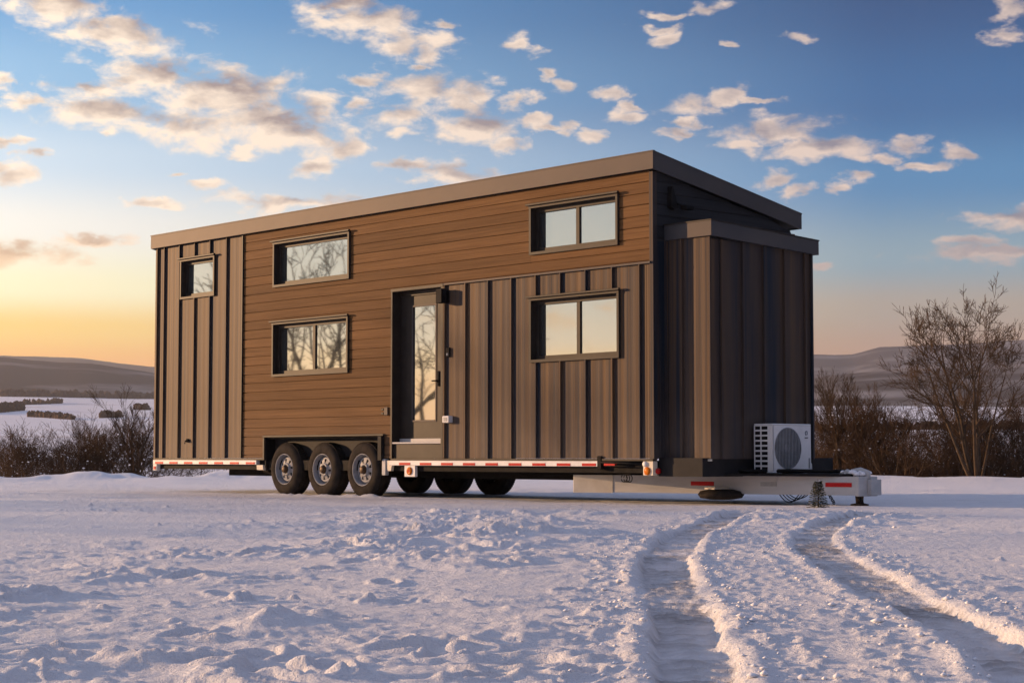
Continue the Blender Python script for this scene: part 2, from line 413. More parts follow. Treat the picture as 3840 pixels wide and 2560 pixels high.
def grid_mesh(name, X, Y, Z, mat, wrap=False, attrs=None):
    r, c = X.shape
    me = bpy.data.meshes.new(name)
    me.vertices.add(r * c)
    me.vertices.foreach_set("co", np.stack([X, Y, Z], -1).astype(np.float32).ravel())
    cc = c if wrap else c - 1
    i, j = np.meshgrid(np.arange(r - 1), np.arange(cc), indexing="ij")
    j2 = (j + 1) % c
    q = np.stack([i * c + j, i * c + j2, (i + 1) * c + j2, (i + 1) * c + j], -1).reshape(-1, 4)
    me.loops.add(q.size); me.loops.foreach_set("vertex_index", q.astype(np.int32).ravel())
    me.polygons.add(len(q)); me.polygons.foreach_set("loop_start", np.arange(0, q.size, 4, dtype=np.int32))
    try: me.polygons.foreach_set("loop_total", np.full(len(q), 4, dtype=np.int32))
    except Exception: pass
    me.polygons.foreach_set("use_smooth", np.ones(len(q), dtype=bool))
    me.update(calc_edges=True); me.validate()
    for k, a in (attrs or {}).items():
        at = me.attributes.new(k, "FLOAT", "POINT"); at.data.foreach_set("value", a.astype(np.float32).ravel())
    me.materials.append(mat)
    return me


def gnoise(x, y, seed=0):
    xi, yi = np.floor(x).astype(np.int64), np.floor(y).astype(np.int64)
    xf, yf = x - xi, y - yi

    def g(ix, iy, dx, dy):
        h = (ix * 374761393 + iy * 668265263 + seed * 974711) & 0xFFFFFFFF
        h = ((h ^ (h >> 13)) * 1274126177) & 0xFFFFFFFF
        a = ((h ^ (h >> 16)) & 0xFFFF) / 65536.0 * 2 * np.pi
        return np.cos(a) * dx + np.sin(a) * dy
    u, v = xf * xf * xf * (xf * (xf * 6 - 15) + 10), yf * yf * yf * (yf * (yf * 6 - 15) + 10)
    n0 = g(xi, yi, xf, yf) * (1 - u) + g(xi + 1, yi, xf - 1, yf) * u
    n1 = g(xi, yi + 1, xf, yf - 1) * (1 - u) + g(xi + 1, yi + 1, xf - 1, yf - 1) * u
    return (n0 * (1 - v) + n1 * v) * 1.4


def fbm(x, y, octv=4, seed=0, gain=0.5):
    s, a, t = 0.0, 1.0, 0.0
    for k in range(octv):
        s = s + a * gnoise(x * 2 ** k + 17.3 * k, y * 2 ** k - 9.1 * k, seed + k); t += a; a *= gain
    return s / t


def smooth(e0, e1, x):
    t = np.clip((x - e0) / (e1 - e0), 0, 1); return t * t * (3 - 2 * t)


# a pixel of the 3840 wide photograph -> a point on the level ground (used once, to survey the site)
def survey(u, v):
    x, w = (u - 1920) / 6874.5, -(v - 1280) / 6874.5
    c, s = math.cos(0.0627), math.sin(0.0627)
    d = (x, c - w * s, s + w * c); t = -CAMH / d[2]
    return (d[0] * t, d[1] * t)


# ------------------------------------------------------------------ ground
PR = np.array([0, 39, 43, 47, 56, 70, 120, 300, 700, 1200, 1600, 2400.0])
PZ = np.array([0, 0.0, 0.05, -0.35, -1.25, -1.5, -1.2, 3.0, 13.0, 32.5, 51.0, 60.0])


def base_z(r): return np.interp(r, PR, PZ)


def poly_dist(x, y, pts):
    best = np.full(x.shape, 1e9); side = np.zeros(x.shape); along = np.zeros(x.shape); acc = 0.0; wid = np.zeros(x.shape)
    for (x0, y0, w0), (x1, y1, w1) in zip(pts[:-1], pts[1:]):
        dx, dy = x1 - x0, y1 - y0; L2 = dx * dx + dy * dy
        t = np.clip(((x - x0) * dx + (y - y0) * dy) / L2, 0, 1)
        ex, ey = x - (x0 + t * dx), y - (y0 + t * dy)
        d = np.hypot(ex, ey); m = d < best
        best = np.where(m, d, best); side = np.where(m, np.sign(dx * ey - dy * ex), side)
        along = np.where(m, acc + t * math.sqrt(L2), along); wid = np.where(m, w0 + t * (w1 - w0), wid)
        acc += math.sqrt(L2)
    return best, side, along, wid


def track(left, right):
    """rows of (x, y) in the survey crop -> centre line and half width on the ground, resampled and smoothed"""
    P = []
    for (xl, xr, y) in zip(*([l[0] for l in left], [r[0] for r in right], [l[1] for l in left])):
        a, b = survey(1920 + xl * K, 1700 + y * K), survey(1920 + xr * K, 1700 + y * K)
        P.append(((a[0] + b[0]) / 2, (a[1] + b[1]) / 2, abs(b[0] - a[0]) / 2))
    P = np.array(P)
    q = P
    for _ in range(3):                                                       # corner cutting
        q = np.concatenate([q[:1], np.stack([0.75 * q[:-1] + 0.25 * q[1:], 0.25 * q[:-1] + 0.75 * q[1:]], 1).reshape(-1, 3), q[-1:]])
    first, last = q[0] + (q[0] - q[2]) * 6, q[-1]
    return [tuple(p) for p in np.concatenate([first[None], q])]


ya = [1054, 900, 800, 700, 600, 540, 480, 430, 380, 330, 290, 268]
TL = track(list(zip([640, 636, 630, 612, 592, 582, 592, 640, 705, 800, 925, 1035], ya)), list(zip([1062, 1003, 962, 905, 855, 828, 815, 850, 905, 985, 1090, 1190], ya)))
TR = track(list(zip([2215, 2010, 1850, 1690, 1530, 1420, 1335, 1285, 1280, 1345, 1450, 1590], ya)), list(zip([2640, 2370, 2180, 1990, 1810, 1690, 1585, 1510, 1475, 1530, 1690, 1900], ya)))

ang = np.concatenate([np.radians(np.linspace(-19, 19, 640)), np.radians(19 + 322 * (np.linspace(0, 1, 170)[1:-1]))])
rad = np.concatenate([np.linspace(0.3, 3.9, 24), np.geomspace(4.0, 30.0, 470), np.geomspace(30.2, 60.0, 120)])
R_, A_ = np.meshgrid(rad, ang, indexing="ij")
GX, GY = R_ * np.sin(A_), R_ * np.cos(A_)
YAW, HX, HY = 0.7334, 1.634, 21.1321


def ground_height(x, y):
    r = np.hypot(x, y)
    z = base_z(r)
    hb = (x - HX) * math.cos(YAW) + (y - HY) * math.sin(YAW); ha = -(x - HX) * math.sin(YAW) + (y - HY) * math.cos(YAW)
    dx = np.maximum(np.maximum(-3.0 - ha, ha - 11.2), 0); dy = np.maximum(np.maximum(-0.3 - hb, hb - 2.8), 0)
    near_house = 1 - smooth(0.0, 2.5, np.hypot(dx, dy))
    soft = 1 - 0.7 * near_house
    z = z + 0.035 * fbm(x * 0.22, y * 0.22, 3, 3) * soft
    z = z + 0.045 * fbm(x * 0.33 + 5.0, y * 0.6, 2, 303) * soft * smooth(3, 6, r)              # drifts
    patch = np.clip(0.62 + 1.5 * fbm(x * 0.55, y * 0.8, 3, 404), 0.12, 1.35)
    # wind crust: flat plates with small scarps, drawn out across the view
    w = fbm(x * 0.9 + 0.6 * fbm(x, y, 2, 9), y * 1.7, 4, 21, 0.55)
    z = z + 0.024 * w * soft * patch + 0.014 * patch * np.abs(fbm(x * 2.0, y * 3.6, 4, 5, 0.6)) * soft + 0.010 * patch * fbm(x * 6.0, y * 9.0, 3, 15, 0.6) + 0.006 * patch * fbm(x * 15.0, y * 19.0, 2, 16, 0.6) * (1 - smooth(9, 16, r))
    bits = np.clip(fbm(x * 5.2, y * 5.2, 3, 47, 0.6) * 3.4 - 1.05, 0, 1) * np.clip(0.25 + 1.6 * fbm(x * 0.35, y * 0.35, 2, 71), 0, 1)
    z = z + 0.036 * bits * soft * (1 - smooth(26, 36, r))
    # trampled and ploughed lumps on the left, thinning towards the house
    c0, c1 = survey(-300, 2330), survey(2200, 1935)
    ex, ey = c1[0] - c0[0], c1[1] - c0[1]; L = math.hypot(ex, ey)
    across = ((x - c0[0]) * ey - (y - c0[1]) * ex) / L
    along = ((x - c0[0]) * ex + (y - c0[1]) * ey) / L
    band = np.exp(-((across - 0.2) / (0.75 + 0.16 * along.clip(0, 12))) ** 2) * (1 - smooth(10, 15, along))
    wx, wy = 0.35 * fbm(x * 1.3, y * 1.3, 2, 101), 0.35 * fbm(x * 1.3, y * 1.3, 2, 102)
    lump = np.clip(1 - np.abs(fbm((x + wx) * 1.5, (y + wy) * 2.0, 4, 41, 0.5)) * 2.4, 0, 1) ** 1.6
    clod = np.clip(fbm((x + wx) * 3.4, (y + wy) * 3.8, 4, 77, 0.6) * 2.6 - 0.15, 0, 1)
    left = smooth(1.0, -0.8, x) * smooth(9.5, 6.0, y)
    z = z + (0.072 * lump + 0.050 * clod) * np.maximum(band, 0.65 * left) * np.clip(0.55 + 1.5 * fbm(x * .45, y * .45, 2, 11), 0.05, 1.25)
    # a loose lump thrown up in front
    mx_, my_ = survey(1000, 2365)
    q = ((x - mx_) / 0.10) ** 2 + ((y - my_) / 0.16) ** 2
    z = z + 0.052 * np.exp(-q) * (1 + 0.5 * fbm(x * 14, y * 14, 2, 3)) + 0.018 * np.exp(-(((x - mx_ - 0.16) / 0.13) ** 2 + ((y - my_) / 0.2) ** 2))
    # old footprints
    rng = random.Random(5)
    for k in range(34):
        fx, fy = survey(rng.uniform(700, 2300), rng.uniform(2050, 2560))
        fa = rng.uniform(0, 3.1); s_ = rng.uniform(0.7, 1.2)
        u, v = (x - fx) * math.cos(fa) + (y - fy) * math.sin(fa), -(x - fx) * math.sin(fa) + (y - fy) * math.cos(fa)
        e = np.sqrt((u / (0.11 * s_)) ** 2 + (v / (0.055 * s_)) ** 2)
        z = z - 0.020 * (1 - smooth(0.6, 1.1, e)) + 0.010 * np.exp(-((e - 1.35) / 0.3) ** 2)
    dirt = np.zeros(x.shape)
    for pts, sd in ((TL, 1), (TR, 2)):
        m = r < 26
        d, side, al, wd = poly_dist(x[m], y[m], pts)
        xx, yy = x[m], y[m]
        wd = np.clip(wd, 0.085, 0.14)
        AL = sum(math.hypot(b_[0] - a_[0], b_[1] - a_[1]) for a_, b_ in zip(pts[:-1], pts[1:]))
        wob = 0.05 * fbm(al * 2.2, al * 0 + sd * 7 + side, 4, 31, 0.6)
        e = d - wd + wob
        fade = 1 - smooth(0.0, 0.5, (al - (AL - 1.2)) / 1.2 * 0.5)
        rut = 1 - smooth(-0.026, 0.010, e)
        zz = z[m]
        tread = np.tanh(2.4 * np.cos((al + 0.45 * d) * 2 * np.pi / 0.095 + 1.6 * fbm(xx * 5, yy * 5, 2, 8))) * np.clip(0.75 + 1.2 * fbm(al * 1.7, d * 8, 2, 19), 0, 1.2)
        floor = base_z(np.hypot(xx, yy)) - 0.017 + 0.010 * tread + 0.017 * fbm(xx * 6, yy * 7, 5, 55, 0.62)
        zz = zz * (1 - rut * fade) + floor * rut * fade
        chunk = np.clip(0.55 + 0.75 * fbm(al * 3.2, side * 4.0 + d * 5, 3, 61 + sd) + 0.4 * fbm(al * 9.0, d * 9 + side, 2, 66), 0, 1.5)
        berm = np.exp(-((e - 0.045) / 0.034) ** 2) * 0.024 * chunk * (0.35 + 0.9 * np.clip(fbm(al * 0.9, side * 3.0, 2, 83 + sd) + 0.35, 0, 1))
        spill = np.exp(-(((e - 0.16) / 0.13) ** 2)) * 0.013 * np.clip(fbm(xx * 13, yy * 13, 3, 13) * 2.2, 0, 1)
        zz = zz + (berm + spill) * fade * (e > -0.06)
        z[m] = zz
        dirt[m] = np.maximum(dirt[m], rut * fade * np.clip(0.45 + 0.75 * tread + 0.5 * fbm(xx * 3, yy * 5, 2, 23), 0, 1))
    # snow packed against the near wheels
    z = z + 0.034 * np.exp(-((hb + 0.07) / 0.09) ** 2) * smooth(4.8, 5.3, ha) * smooth(8.1, 7.6, ha) * np.clip(0.6 + 1.6 * fbm(ha * 2.6, hb * 5, 3, 77), 0, 1.3)
    # the bank pushed up along the far edge
    edge = 42.3 + 1.6 * fbm(x * 0.06, y * 0.06, 2, 90)
    heap = np.exp(-((r - edge) / 1.1) ** 2)
    leftw = smooth(4.0, -6.0, x)
    z = z + heap * (0.02 + 0.10 * (1 - leftw) * 0.5 + leftw * (0.05 + 0.24 * np.clip(fbm(x * 0.55, y * 0.3, 4, 33) + 0.12, -0.2, 1)))
    # grit kicked up round the wheels and along the shaded side
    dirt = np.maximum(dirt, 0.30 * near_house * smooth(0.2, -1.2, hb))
    dirt = np.maximum(dirt, 0.30 * (1 - smooth(1.0, 9.0, np.hypot(dx, dy))) * np.clip(fbm(x * 1.1, y * 2.6, 4, 201, 0.65) * 2.2 - 0.15, 0, 1))
    return z, dirt


GZ, GD = ground_height(GX, GY)
ground = tag(link("snow_ground", grid_mesh("snow_ground", GX, GY, GZ, M["snow"], wrap=True, attrs={"dirt": GD})), kind="structure")
# crumbs thrown out of the ruts: past counting
rng_ = np.random.default_rng(12)
cv, cf = [], []
for pts, n_c in ((TL, 620), (TR, 520)):
    P_ = np.array(pts)[1:]
    for k in range(n_c):
        i_ = rng_.integers(0, len(P_) - 1); t_ = rng_.uniform(); p_ = P_[i_] * (1 - t_) + P_[i_ + 1] * t_
        d_ = P_[i_ + 1] - P_[i_]; nn_ = np.array([-d_[1], d_[0]]) / (np.hypot(d_[0], d_[1]) + 1e-9)
        o_ = (np.clip(p_[2], .10, .16) + abs(rng_.normal(0.02, 0.13))) * rng_.choice([-1, 1])
        px_, py_ = p_[0] + nn_[0] * o_, p_[1] + nn_[1] * o_
        ii_ = int(np.argmin(np.abs(rad - math.hypot(px_, py_)))); jj_ = int(np.argmin(np.abs((ang - math.atan2(px_, py_) + math.pi) % (2 * math.pi) - math.pi)))
        s_ = min(rng_.lognormal(-5.15, 0.5), .019); z_ = GZ[ii_, jj_] + s_ * .3
        b_ = len(cv)
        for q_ in ((1, 0, 0), (.3, .9, 0), (-.8, .6, 0), (-.8, -.6, 0), (.3, -.9, 0), (.1, .1, .62), (0, 0, -.6)):
            cv.append((px_ + q_[0] * s_ * rng_.uniform(.6, 1.4), py_ + q_[1] * s_ * rng_.uniform(.6, 1.4), z_ + q_[2] * s_ * rng_.uniform(.6, 1.3)))
        for a_ in range(5): cf += [(b_ + a_, b_ + (a_ + 1) % 5, b_ + 5), (b_ + (a_ + 1) % 5, b_ + a_, b_ + 6)]
me_ = bpy.data.meshes.new("snow_crumbs"); me_.from_pydata(cv, [], cf); me_.materials.append(M["snow_clump"]); me_.polygons.foreach_set("use_smooth", [True] * len(cf))
tag(link("snow_crumbs", me_), "crumbs of snow thrown out along the two wheel ruts", "snow", kind="stuff")
MB().lathe([(GZ[0].mean() - 0.003, 0.0005), (GZ[0].mean() - 0.001, 0.301)], (0, 0, 0), 2, 24).build("snow_patch", M["snow"], ground)

va = np.radians(np.linspace(-180, 180, 520)[:-1])
vr = np.geomspace(59.0, 2500.0, 110)
VR, VA = np.meshgrid(vr, va, indexing="ij")
VX, VY = VR * np.sin(VA), VR * np.cos(VA)
VZ = base_z(VR) + VR * 0.0022 * fbm(VX * 0.004, VY * 0.004, 4, 7) * smooth(90, 400, VR) - 0.03
VZ = VZ - VR * 0.0050 * smooth(200, 900, VR) * smooth(3, 7, np.degrees(VA)) * smooth(60, 40, np.degrees(VA))
VZ = VZ - VR * 0.024 * smooth(150, 900, VR) * smooth(-26, -55, np.degrees(VA))
tag(link("snow_field", grid_mesh("snow_field", VX, VY, VZ, M["valley"], wrap=True)), kind="structure")


def ridge(name, r0, r1, azs, els, seed, rough):
    a = np.radians(np.linspace(-115, 60, 620)); rr = np.linspace(r0, r1 * 1.35, 46)
    RR, AA = np.meshgrid(rr, a, indexing="ij")
    top = np.interp(np.degrees(AA), azs, els) + rough * fbm(np.degrees(AA) * 0.35, AA * 0, 5, seed, 0.5)
    top = r1 * np.tan(np.radians(top)) + CAMH
    t = (RR - r0) / (r1 - r0)
    z0 = base_z(np.full_like(RR, r0)) - 12 - r0 * 0.024 * smooth(-26, -55, np.degrees(AA))
    prof = np.where(t < 1, np.sin(np.clip(t, 0, 1) * np.pi / 2) ** 1.1, 1 - 0.5 * (t - 1) ** 1.2)
    Z = z0 + (top - z0) * prof
    Z = Z + 10.0 * fbm(RR * np.sin(AA) * 0.004, RR * np.cos(AA) * 0.004, 5, seed + 3) * np.clip(t, 0, 1) * np.clip(1.6 - t, 0, 1)
    return tag(link(name, grid_mesh(name, RR * np.sin(AA), RR * np.cos(AA), Z, M["hill"])), kind="structure")


ridge("wooded_hill", 1750, 2900, [-115, -60, -32, -15.6, -13, -11, -8, 0, 6, 9.4, 12, 16, 25, 60], [0.5, 0.6, 2.2, 2.80, 2.70, 2.46, 2.2, 1.9, 1.9, 2.30, 2.55, 2.75, 2.9, 2.5], 12, 0.10)
ridge("far_hill", 3300, 4700, [-115, -60, -32, -15.6, -13, -11, -8, 0, 6, 9.4, 10.5, 11.4, 13, 16, 25, 60], [0.7, 0.8, 2.4, 2.98, 2.9, 2.68, 2.6, 2.7, 2.9, 3.06, 3.08, 3.30, 3.32, 3.45, 3.6, 3.0], 30, 0.07)

# the winter air
hz = MB().box(-6600, 6600, -3200, 6600, -25, 345).build("haze", M["snow"], kind="stuff")
m = bpy.data.materials.new("haze_air"); m.use_nodes = True
m.node_tree.nodes.clear()
vo = m.node_tree.nodes.new("ShaderNodeVolumePrincipled"); vo.inputs["Color"].default_value = (0.86, 0.89, 1.0, 1)
vo.inputs["Density"].default_value = 1.1e-4; vo.inputs["Anisotropy"].default_value = 0.50
ou = m.node_tree.nodes.new("ShaderNodeOutputMaterial"); m.node_tree.links.new(vo.outputs[0], ou.inputs["Volume"])
hz.data.materials.clear(); hz.data.materials.append(m)
hz.display_type = "WIRE"
# ------------------------------------------------------------------ the tiny house (local x = depth b from the long wall, y = a along it, z up)
house = tag(empty("tiny_house", (HX, HY, 0), YAW), "long tiny house on a triple-axle trailer, brown wood and ribbed metal siding", "tiny house")
LEN, WID, ZD, ZT, DROP = 10.95, 2.55, 0.53, 3.87, 0.497
slope = DROP / 2.69
# openings on the long wall: a0, a1, z0, z1
WIN = [(9.22, 10.20, 3.01, 3.637), (5.80, 7.655, 3.024, 3.69), (5.82, 7.665, 1.715, 2.51), (0.53, 2.09, 1.71, 2.51), (0.545, 2.09, 3.045, 3.66)]
DOOR = (3.80, 4.85, 0.53, 2.80)
WELL = (5.05, 7.855, 0.40, 0.835)
core = MB()
core.prism([(0.16, ZD + .02), (WID - .03, ZD + .02), (WID - .03, 3.86 - slope * (WID - .03) - .02), (0.16, 3.86 - slope * .16 - .02)], 1, 0.03, LEN - 0.03)
core = core.build("wall_core", M["dark_trim"], house)


def plank_prof(z0, z1, lo, hi):
    p = []
    if lo <= z0 + 1e-6: p += [(0.032, z0 - .004), (0.015, z0 - .004), (0.015, z0 + 0.009), (0.0, z0 + 0.012)]
    else: p += [(0.032, lo), (0.0, lo)]
    p += [(0.0, min(hi, z1 - 0.002)), (0.032, min(hi, z1 - 0.002) + (0 if hi < z1 else -.003))]
    return p


def rows(zlo, zhi, pitch, ref):
    k = math.ceil((ref - zlo) / pitch); z = ref - k * pitch
    while z < zhi:
        yield z, z + pitch
        z += pitch


rngp = random.Random(11)
for z0, z1 in rows(ZD, ZT, 0.1321, 3.741):
    lo, hi = max(z0, ZD), min(z1, ZT)
    if hi - lo < 0.03: continue
    spans = [(4.86, 8.455)] if (z0 + z1) / 2 < 2.81 else [(0.055, 8.455)]
    for s0, s1 in spans:
        ops = sorted([o for o in WIN + [WELL] if o[0] < s1 and o[1] > s0 and o[2] < hi - .004 and o[3] > lo + .004])
        x = s0; pieces = []
        for o in ops:
            pieces.append((x, o[0])); x = o[1]
        pieces.append((x, s1))
        notches = {}
        for i, o in enumerate(ops):
            if o[3] < hi - .006: notches.setdefault(i, []).append((o[0], o[1], o[3], hi))
            if o[2] > lo + .006: notches.setdefault(i, []).append((o[0], o[1], lo, o[2]))
        for i, (p0, p1) in enumerate(pieces):
            if p1 - p0 < 0.02: continue
            off = rngp.uniform(-0.0015, 0.0015)
            mb = MB()
            mb.prism([(q[0] + off, q[1]) for q in plank_prof(z0, z1, lo, hi)], 1, p0, p1)
            for n in notches.get(i, []):
                mb.prism([(q[0] + off, q[1]) for q in plank_prof(z0, z1, n[2], n[3])], 1, n[0], n[1])
            mb.build("plank", M["wood"], core)

# standing seam panels: profile of one pan, seam at its rear end (so its shadow falls across the pan in front of it)
def pan_profile(w):
    h = 0.034; n = 18                                                          # soft stiffening waves, then the standing seam
    return [(w0, -.0020 * (0.5 - 0.5 * math.cos(2 * math.pi * 3 * w0 / (w - .024)))) for w0 in ((w - .024) * k / n for k in range(n + 1))] + [(w - .020, -h), (w - .003, -h), (w, -h * .9)]



def clip_prof(pr, t0, t1):
    xs, bs = [p[0] for p in pr], [p[1] for p in pr]
    return [(t0, float(np.interp(t0, xs, bs)))] + [(x, b_) for x, b_ in pr if t0 < x < t1] + [(t1, float(np.interp(t1, xs, bs)))]


def metal_wall(edges, zlo, zhi, ops, mat="bronze", flat=False, place=None, ztop=None, parent=None):
    """edges: seam positions along the wall; place maps (t, b, z) into house space"""
    for e0, e1 in zip(edges[:-1], edges[1:]):
        w = e1 - e0; pr = [(0, 0), (w - .030, 0), (w - .027, -.034), (w - .003, -.034), (w, -.03)] if flat else pan_profile(w); mb = MB()
        oo = [o for o in ops if o[0] < e1 - .002 and o[1] > e0 + .002]
        cuts = sorted({e0, e1} | {c for o in oo for c in o[:2] if e0 < c < e1})
        for c0, c1 in zip(cuts[:-1], cuts[1:]):
            zz = [(zlo, zhi if ztop is None else min(ztop(e0), ztop(e1)))]
            for o in oo:
                if o[0] <= c0 + 1e-6 and o[1] >= c1 - 1e-6:
                    zz = [s for a_, b_ in zz for s in ((a_, min(b_, o[2])), (max(a_, o[3]), b_)) if s[1] - s[0] > 0.01]
            pp = clip_prof(pr, c0 - e0, c1 - e0)
            for a_, b_ in zz:
                poly = [(b_2, e0 + t) for t, b_2 in pp] + [(0.02, c1), (0.02, c0)]
                if len(cuts) == 2 and len(zz) > 1 and a_ != zz[0][0]: MB().prism(poly, 2, a_, b_).build("metal_panel", M[mat], parent or core)
                elif place is None: mb.prism(poly, 2, a_, b_)
                else:
                    q = MB().prism(poly, 2, a_, b_)
                    mb.add([place(*v) for v in q.v], q.f)
        if mb.v: mb.build("metal_panel", M[mat], parent or core)


metal_wall([8.475, 8.905, 9.362, 9.80, 10.24, 10.69, 10.90], ZD, ZT, WIN)
metal_wall([0.05, 0.212, 0.66, 1.11, 1.55, 1.99, 2.44, 2.885, 3.326, 3.745], ZD, 2.785, WIN)
# shaded front wall (a = 0): seam metal below, boards above the closet roof
fp = lambda b_, t, z: (t, b_, z)            # (depth, run, z) of the profile helper -> run along x, depth along y
metal_wall([0.05, 0.22], ZD, 3.05, [], place=fp)
metal_wall([2.06, 2.30, 2.50], ZD, 3.05, [], place=fp)
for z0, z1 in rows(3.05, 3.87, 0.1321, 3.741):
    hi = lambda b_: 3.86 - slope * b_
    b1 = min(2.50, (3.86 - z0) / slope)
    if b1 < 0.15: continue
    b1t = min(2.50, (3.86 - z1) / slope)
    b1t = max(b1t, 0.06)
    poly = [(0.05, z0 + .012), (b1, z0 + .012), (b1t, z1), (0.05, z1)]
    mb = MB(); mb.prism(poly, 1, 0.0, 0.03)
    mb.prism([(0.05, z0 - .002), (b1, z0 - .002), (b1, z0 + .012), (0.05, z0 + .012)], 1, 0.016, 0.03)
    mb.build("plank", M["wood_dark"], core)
# plain rear and far walls
metal_wall([0.05 + .49 * k for k in range(6)], ZD, 3.3, [], place=lambda b_, t, z: (t, LEN - b_, z))
metal_wall([0.05 + .4931 * k for k in range(23)], ZD, 3.33, [], place=lambda b_, t, z: (WID - b_, t, z))

# corner posts, belly band, drip trim
for y0, y1 in ((-0.012, 0.05), (LEN - 0.05, LEN + 0.012)):
    MB().box(-0.012, 0.055, y0, y1, ZD - .01, 3.86, 0.004).build("corner_trim", M["bronze"], house)
    MB().box(WID - .055, WID + .012, y0, y1, ZD - .01, 3.33, 0.004).build("corner_trim", M["bronze"], house)
MB().box(-0.028, 0.03, 8.452, 8.478, ZD, 3.868).build("trim_strip", M["trim"], house)
MB().box(-0.035, 0.03, 0.02, 3.80, 2.785, 2.812, 0.004).build("trim_strip", M["fascia"], house)
MB().box(-0.022, 0.05, 0.0, 4.86, ZD - .028, ZD - .002).build("drip_edge", M["trim"], house)
MB().box(-0.022, 0.05, 7.86, LEN, ZD - .028, ZD - .002).build("drip_edge", M["trim"], house)

# roof: slab and the deep metal fascia all round
top = lambda x: 4.078 - slope * (x + .07)
roof = MB(); roof.prism([(-.065, top(-.065) - .05), (WID + .065, top(WID + .065) - .05), (WID + .065, top(WID + .065) - .012), (-.065, top(-.065) - .012)], 1, -.065, LEN + .065)
roof = roof.build("roof", M["trim"], house)
FH = 0.205
mb = MB(); mb.prism([(-.072, 4.08 - FH), (-.05, 4.08 - FH), (-.05, 4.076), (-.072, 4.08)], 1, -.072, LEN + .072)
mb.box(-.079, -.04, -.079, LEN + .079, 4.076, 4.09); mb.build("fascia", M["fascia"], roof)
for y0, y1 in ((-.074, -.052), (LEN + .052, LEN + .074)):
    mb = MB(); mb.prism([(-.05, top(-.05) - FH), (WID + .07, top(WID + .07) - FH * .92), (WID + .07, top(WID + .07)), (-.05, top(-.05))], 1, y0, y1)
    mb.prism([(-.05, top(-.05)), (WID + .076, top(WID + .076)), (WID + .076, top(WID + .076) + .010), (-.05, top(-.05) + .010)], 1, y0 - .006, y1 + .006)
    mb.build("fascia", M["fascia"], roof)
mb = MB(); mb.box(WID + .05, WID + .072, -.072, LEN + .072, top(WID + .07) - FH * .92, top(WID + .07) - .002); mb.build("fascia", M["fascia"], roof)
MB().box(-.05, WID + .05, -.05, LEN + .05, 3.40, 3.405).v
mb = MB(); mb.prism([(-.05, top(-.05) - FH + .012), (WID + .05, top(WID + .05) - .18), (WID + .05, top(WID + .05) - .17), (-.05, top(-.05) - FH + .022)], 1, -.05, LEN + .05); mb.build("soffit", M["dark_trim"], roof)

# windows
def window(a0, a1, z0, z1, cols, label):
    w = MB()
    t = 0.034                                                                 # proud metal surround, then the deep reveal
    w.box(-.036, .17, a0, a0 + t, z0 + t, z1 - t); w.box(-.036, .17, a1 - t, a1, z0 + t, z1 - t)
    w.box(-.036, .17, a0, a1, z0, z0 + t); w.box(-.040, .17, a0 - .004, a1 + .004, z1 - t, z1)
    wi = w.build("window", M["trim"], house, label=label)
    MB().box(-.070, -.034, a0 - .03, a1 + .03, z1 - .004, z1 + .022, .004).build("head_flashing", M["trim"], wi)
    i0, i1, j0, j1 = a0 + t, a1 - t, z0 + t, z1 - t
    mb = MB(); s = 0.050
    mb.box(.055, .15, i0, i0 + s, j0, j1); mb.box(.055, .15, i1 - s, i1, j0, j1); mb.box(.055, .15, i0 + s, i1 - s, j0, j0 + s); mb.box(.055, .15, i0 + s, i1 - s, j1 - s, j1)
    if cols == 2:
        mid = (i0 + i1) / 2; mb.box(.062, .15, mid - .028, mid + .028, j0 + s, j1 - s)
    mb.build("sash", M["trim"], wi)
    P = [(i0 + s, i1 - s)] if cols == 1 else [(i0 + s, mid - .028), (mid + .028, i1 - s)]
    for k, (p0, p1) in enumerate(P):
        mb = MB(); d = .082 + .012 * k
        mb.box(d, d + .012, p0, p1, j0 + s, j1 - s); mb.build("pane", M["glass"], wi)


window(*WIN[0], 1, "small square window in the ribbed metal at the rear")
window(*WIN[1], 1, "wide single-pane window high in the wood siding")
window(*WIN[2], 2, "two-pane window low in the wood siding")
window(*WIN[3], 2, "two-pane window in the ribbed metal near the front")
window(*WIN[4], 2, "two-pane window high in the wood near the front corner")

# door in its deep recess
a0, a1, z0, z1 = DOOR
dw = MB()
dw.box(-.034, .25, a1 - .03, a1, z0, z1); dw.box(-.034, .25, a0 - .05, a0 - .005, z0, z1 - .03); dw.box(-.040, .25, a0 - .05, a1, z1 - .03, z1 + .008)
dw.box(0.10, .25, a0 - .004, a1 - .03, z1 - .09, z1 - .03)
dw.box(0.00, .25, a0 - .004, a1 - .03, z0, z0 + .19)
dj = dw.build("door_frame", M["trim"], house)
MB().box(-.030, .10, a0 - .004, a1 - .032, z0 + .192, z0 + .215, .004).build("sill", M["alu"], dj)
MB().box(.100, .16, a0 - .004, a1 - .032, z0 + .217, z0 + .262).build("threshold", M["alu"], dj)
s0, s1, j0, j1 = a0, a1 - .032, z0 + .264, z1 - .092
door = MB()
g0, g1, h0, h1 = 4.075, 4.565, 1.03, 2.565
door.box(.12, .165, s0, g0, j0, j1); door.box(.12, .165, g1, s1, j0, j1); door.box(.12, .165, g0, g1, j0, h0); door.box(.12, .165, g0, g1, h1, j1)
door = door.build("door", M["trim"], house, label="bronze door with a tall narrow glass pane")
MB().box(.132, .150, g0, g1, h0, h1).build("pane", M["glass"], door)
mb = MB()
for (b0_, b1_, c0, c1) in ((g0 - .014, g0 + .008, h0 - .014, h1 + .014), (g1 - .008, g1 + .014, h0 - .014, h1 + .014), (g0 + .008, g1 - .008, h0 - .014, h0 + .008), (g0 + .008, g1 - .008, h1 - .008, h1 + .014)):
    mb.box(.112, .131, b0_, b1_, c0, c1)
mb.build("glazing_bead", M["fascia"], door)
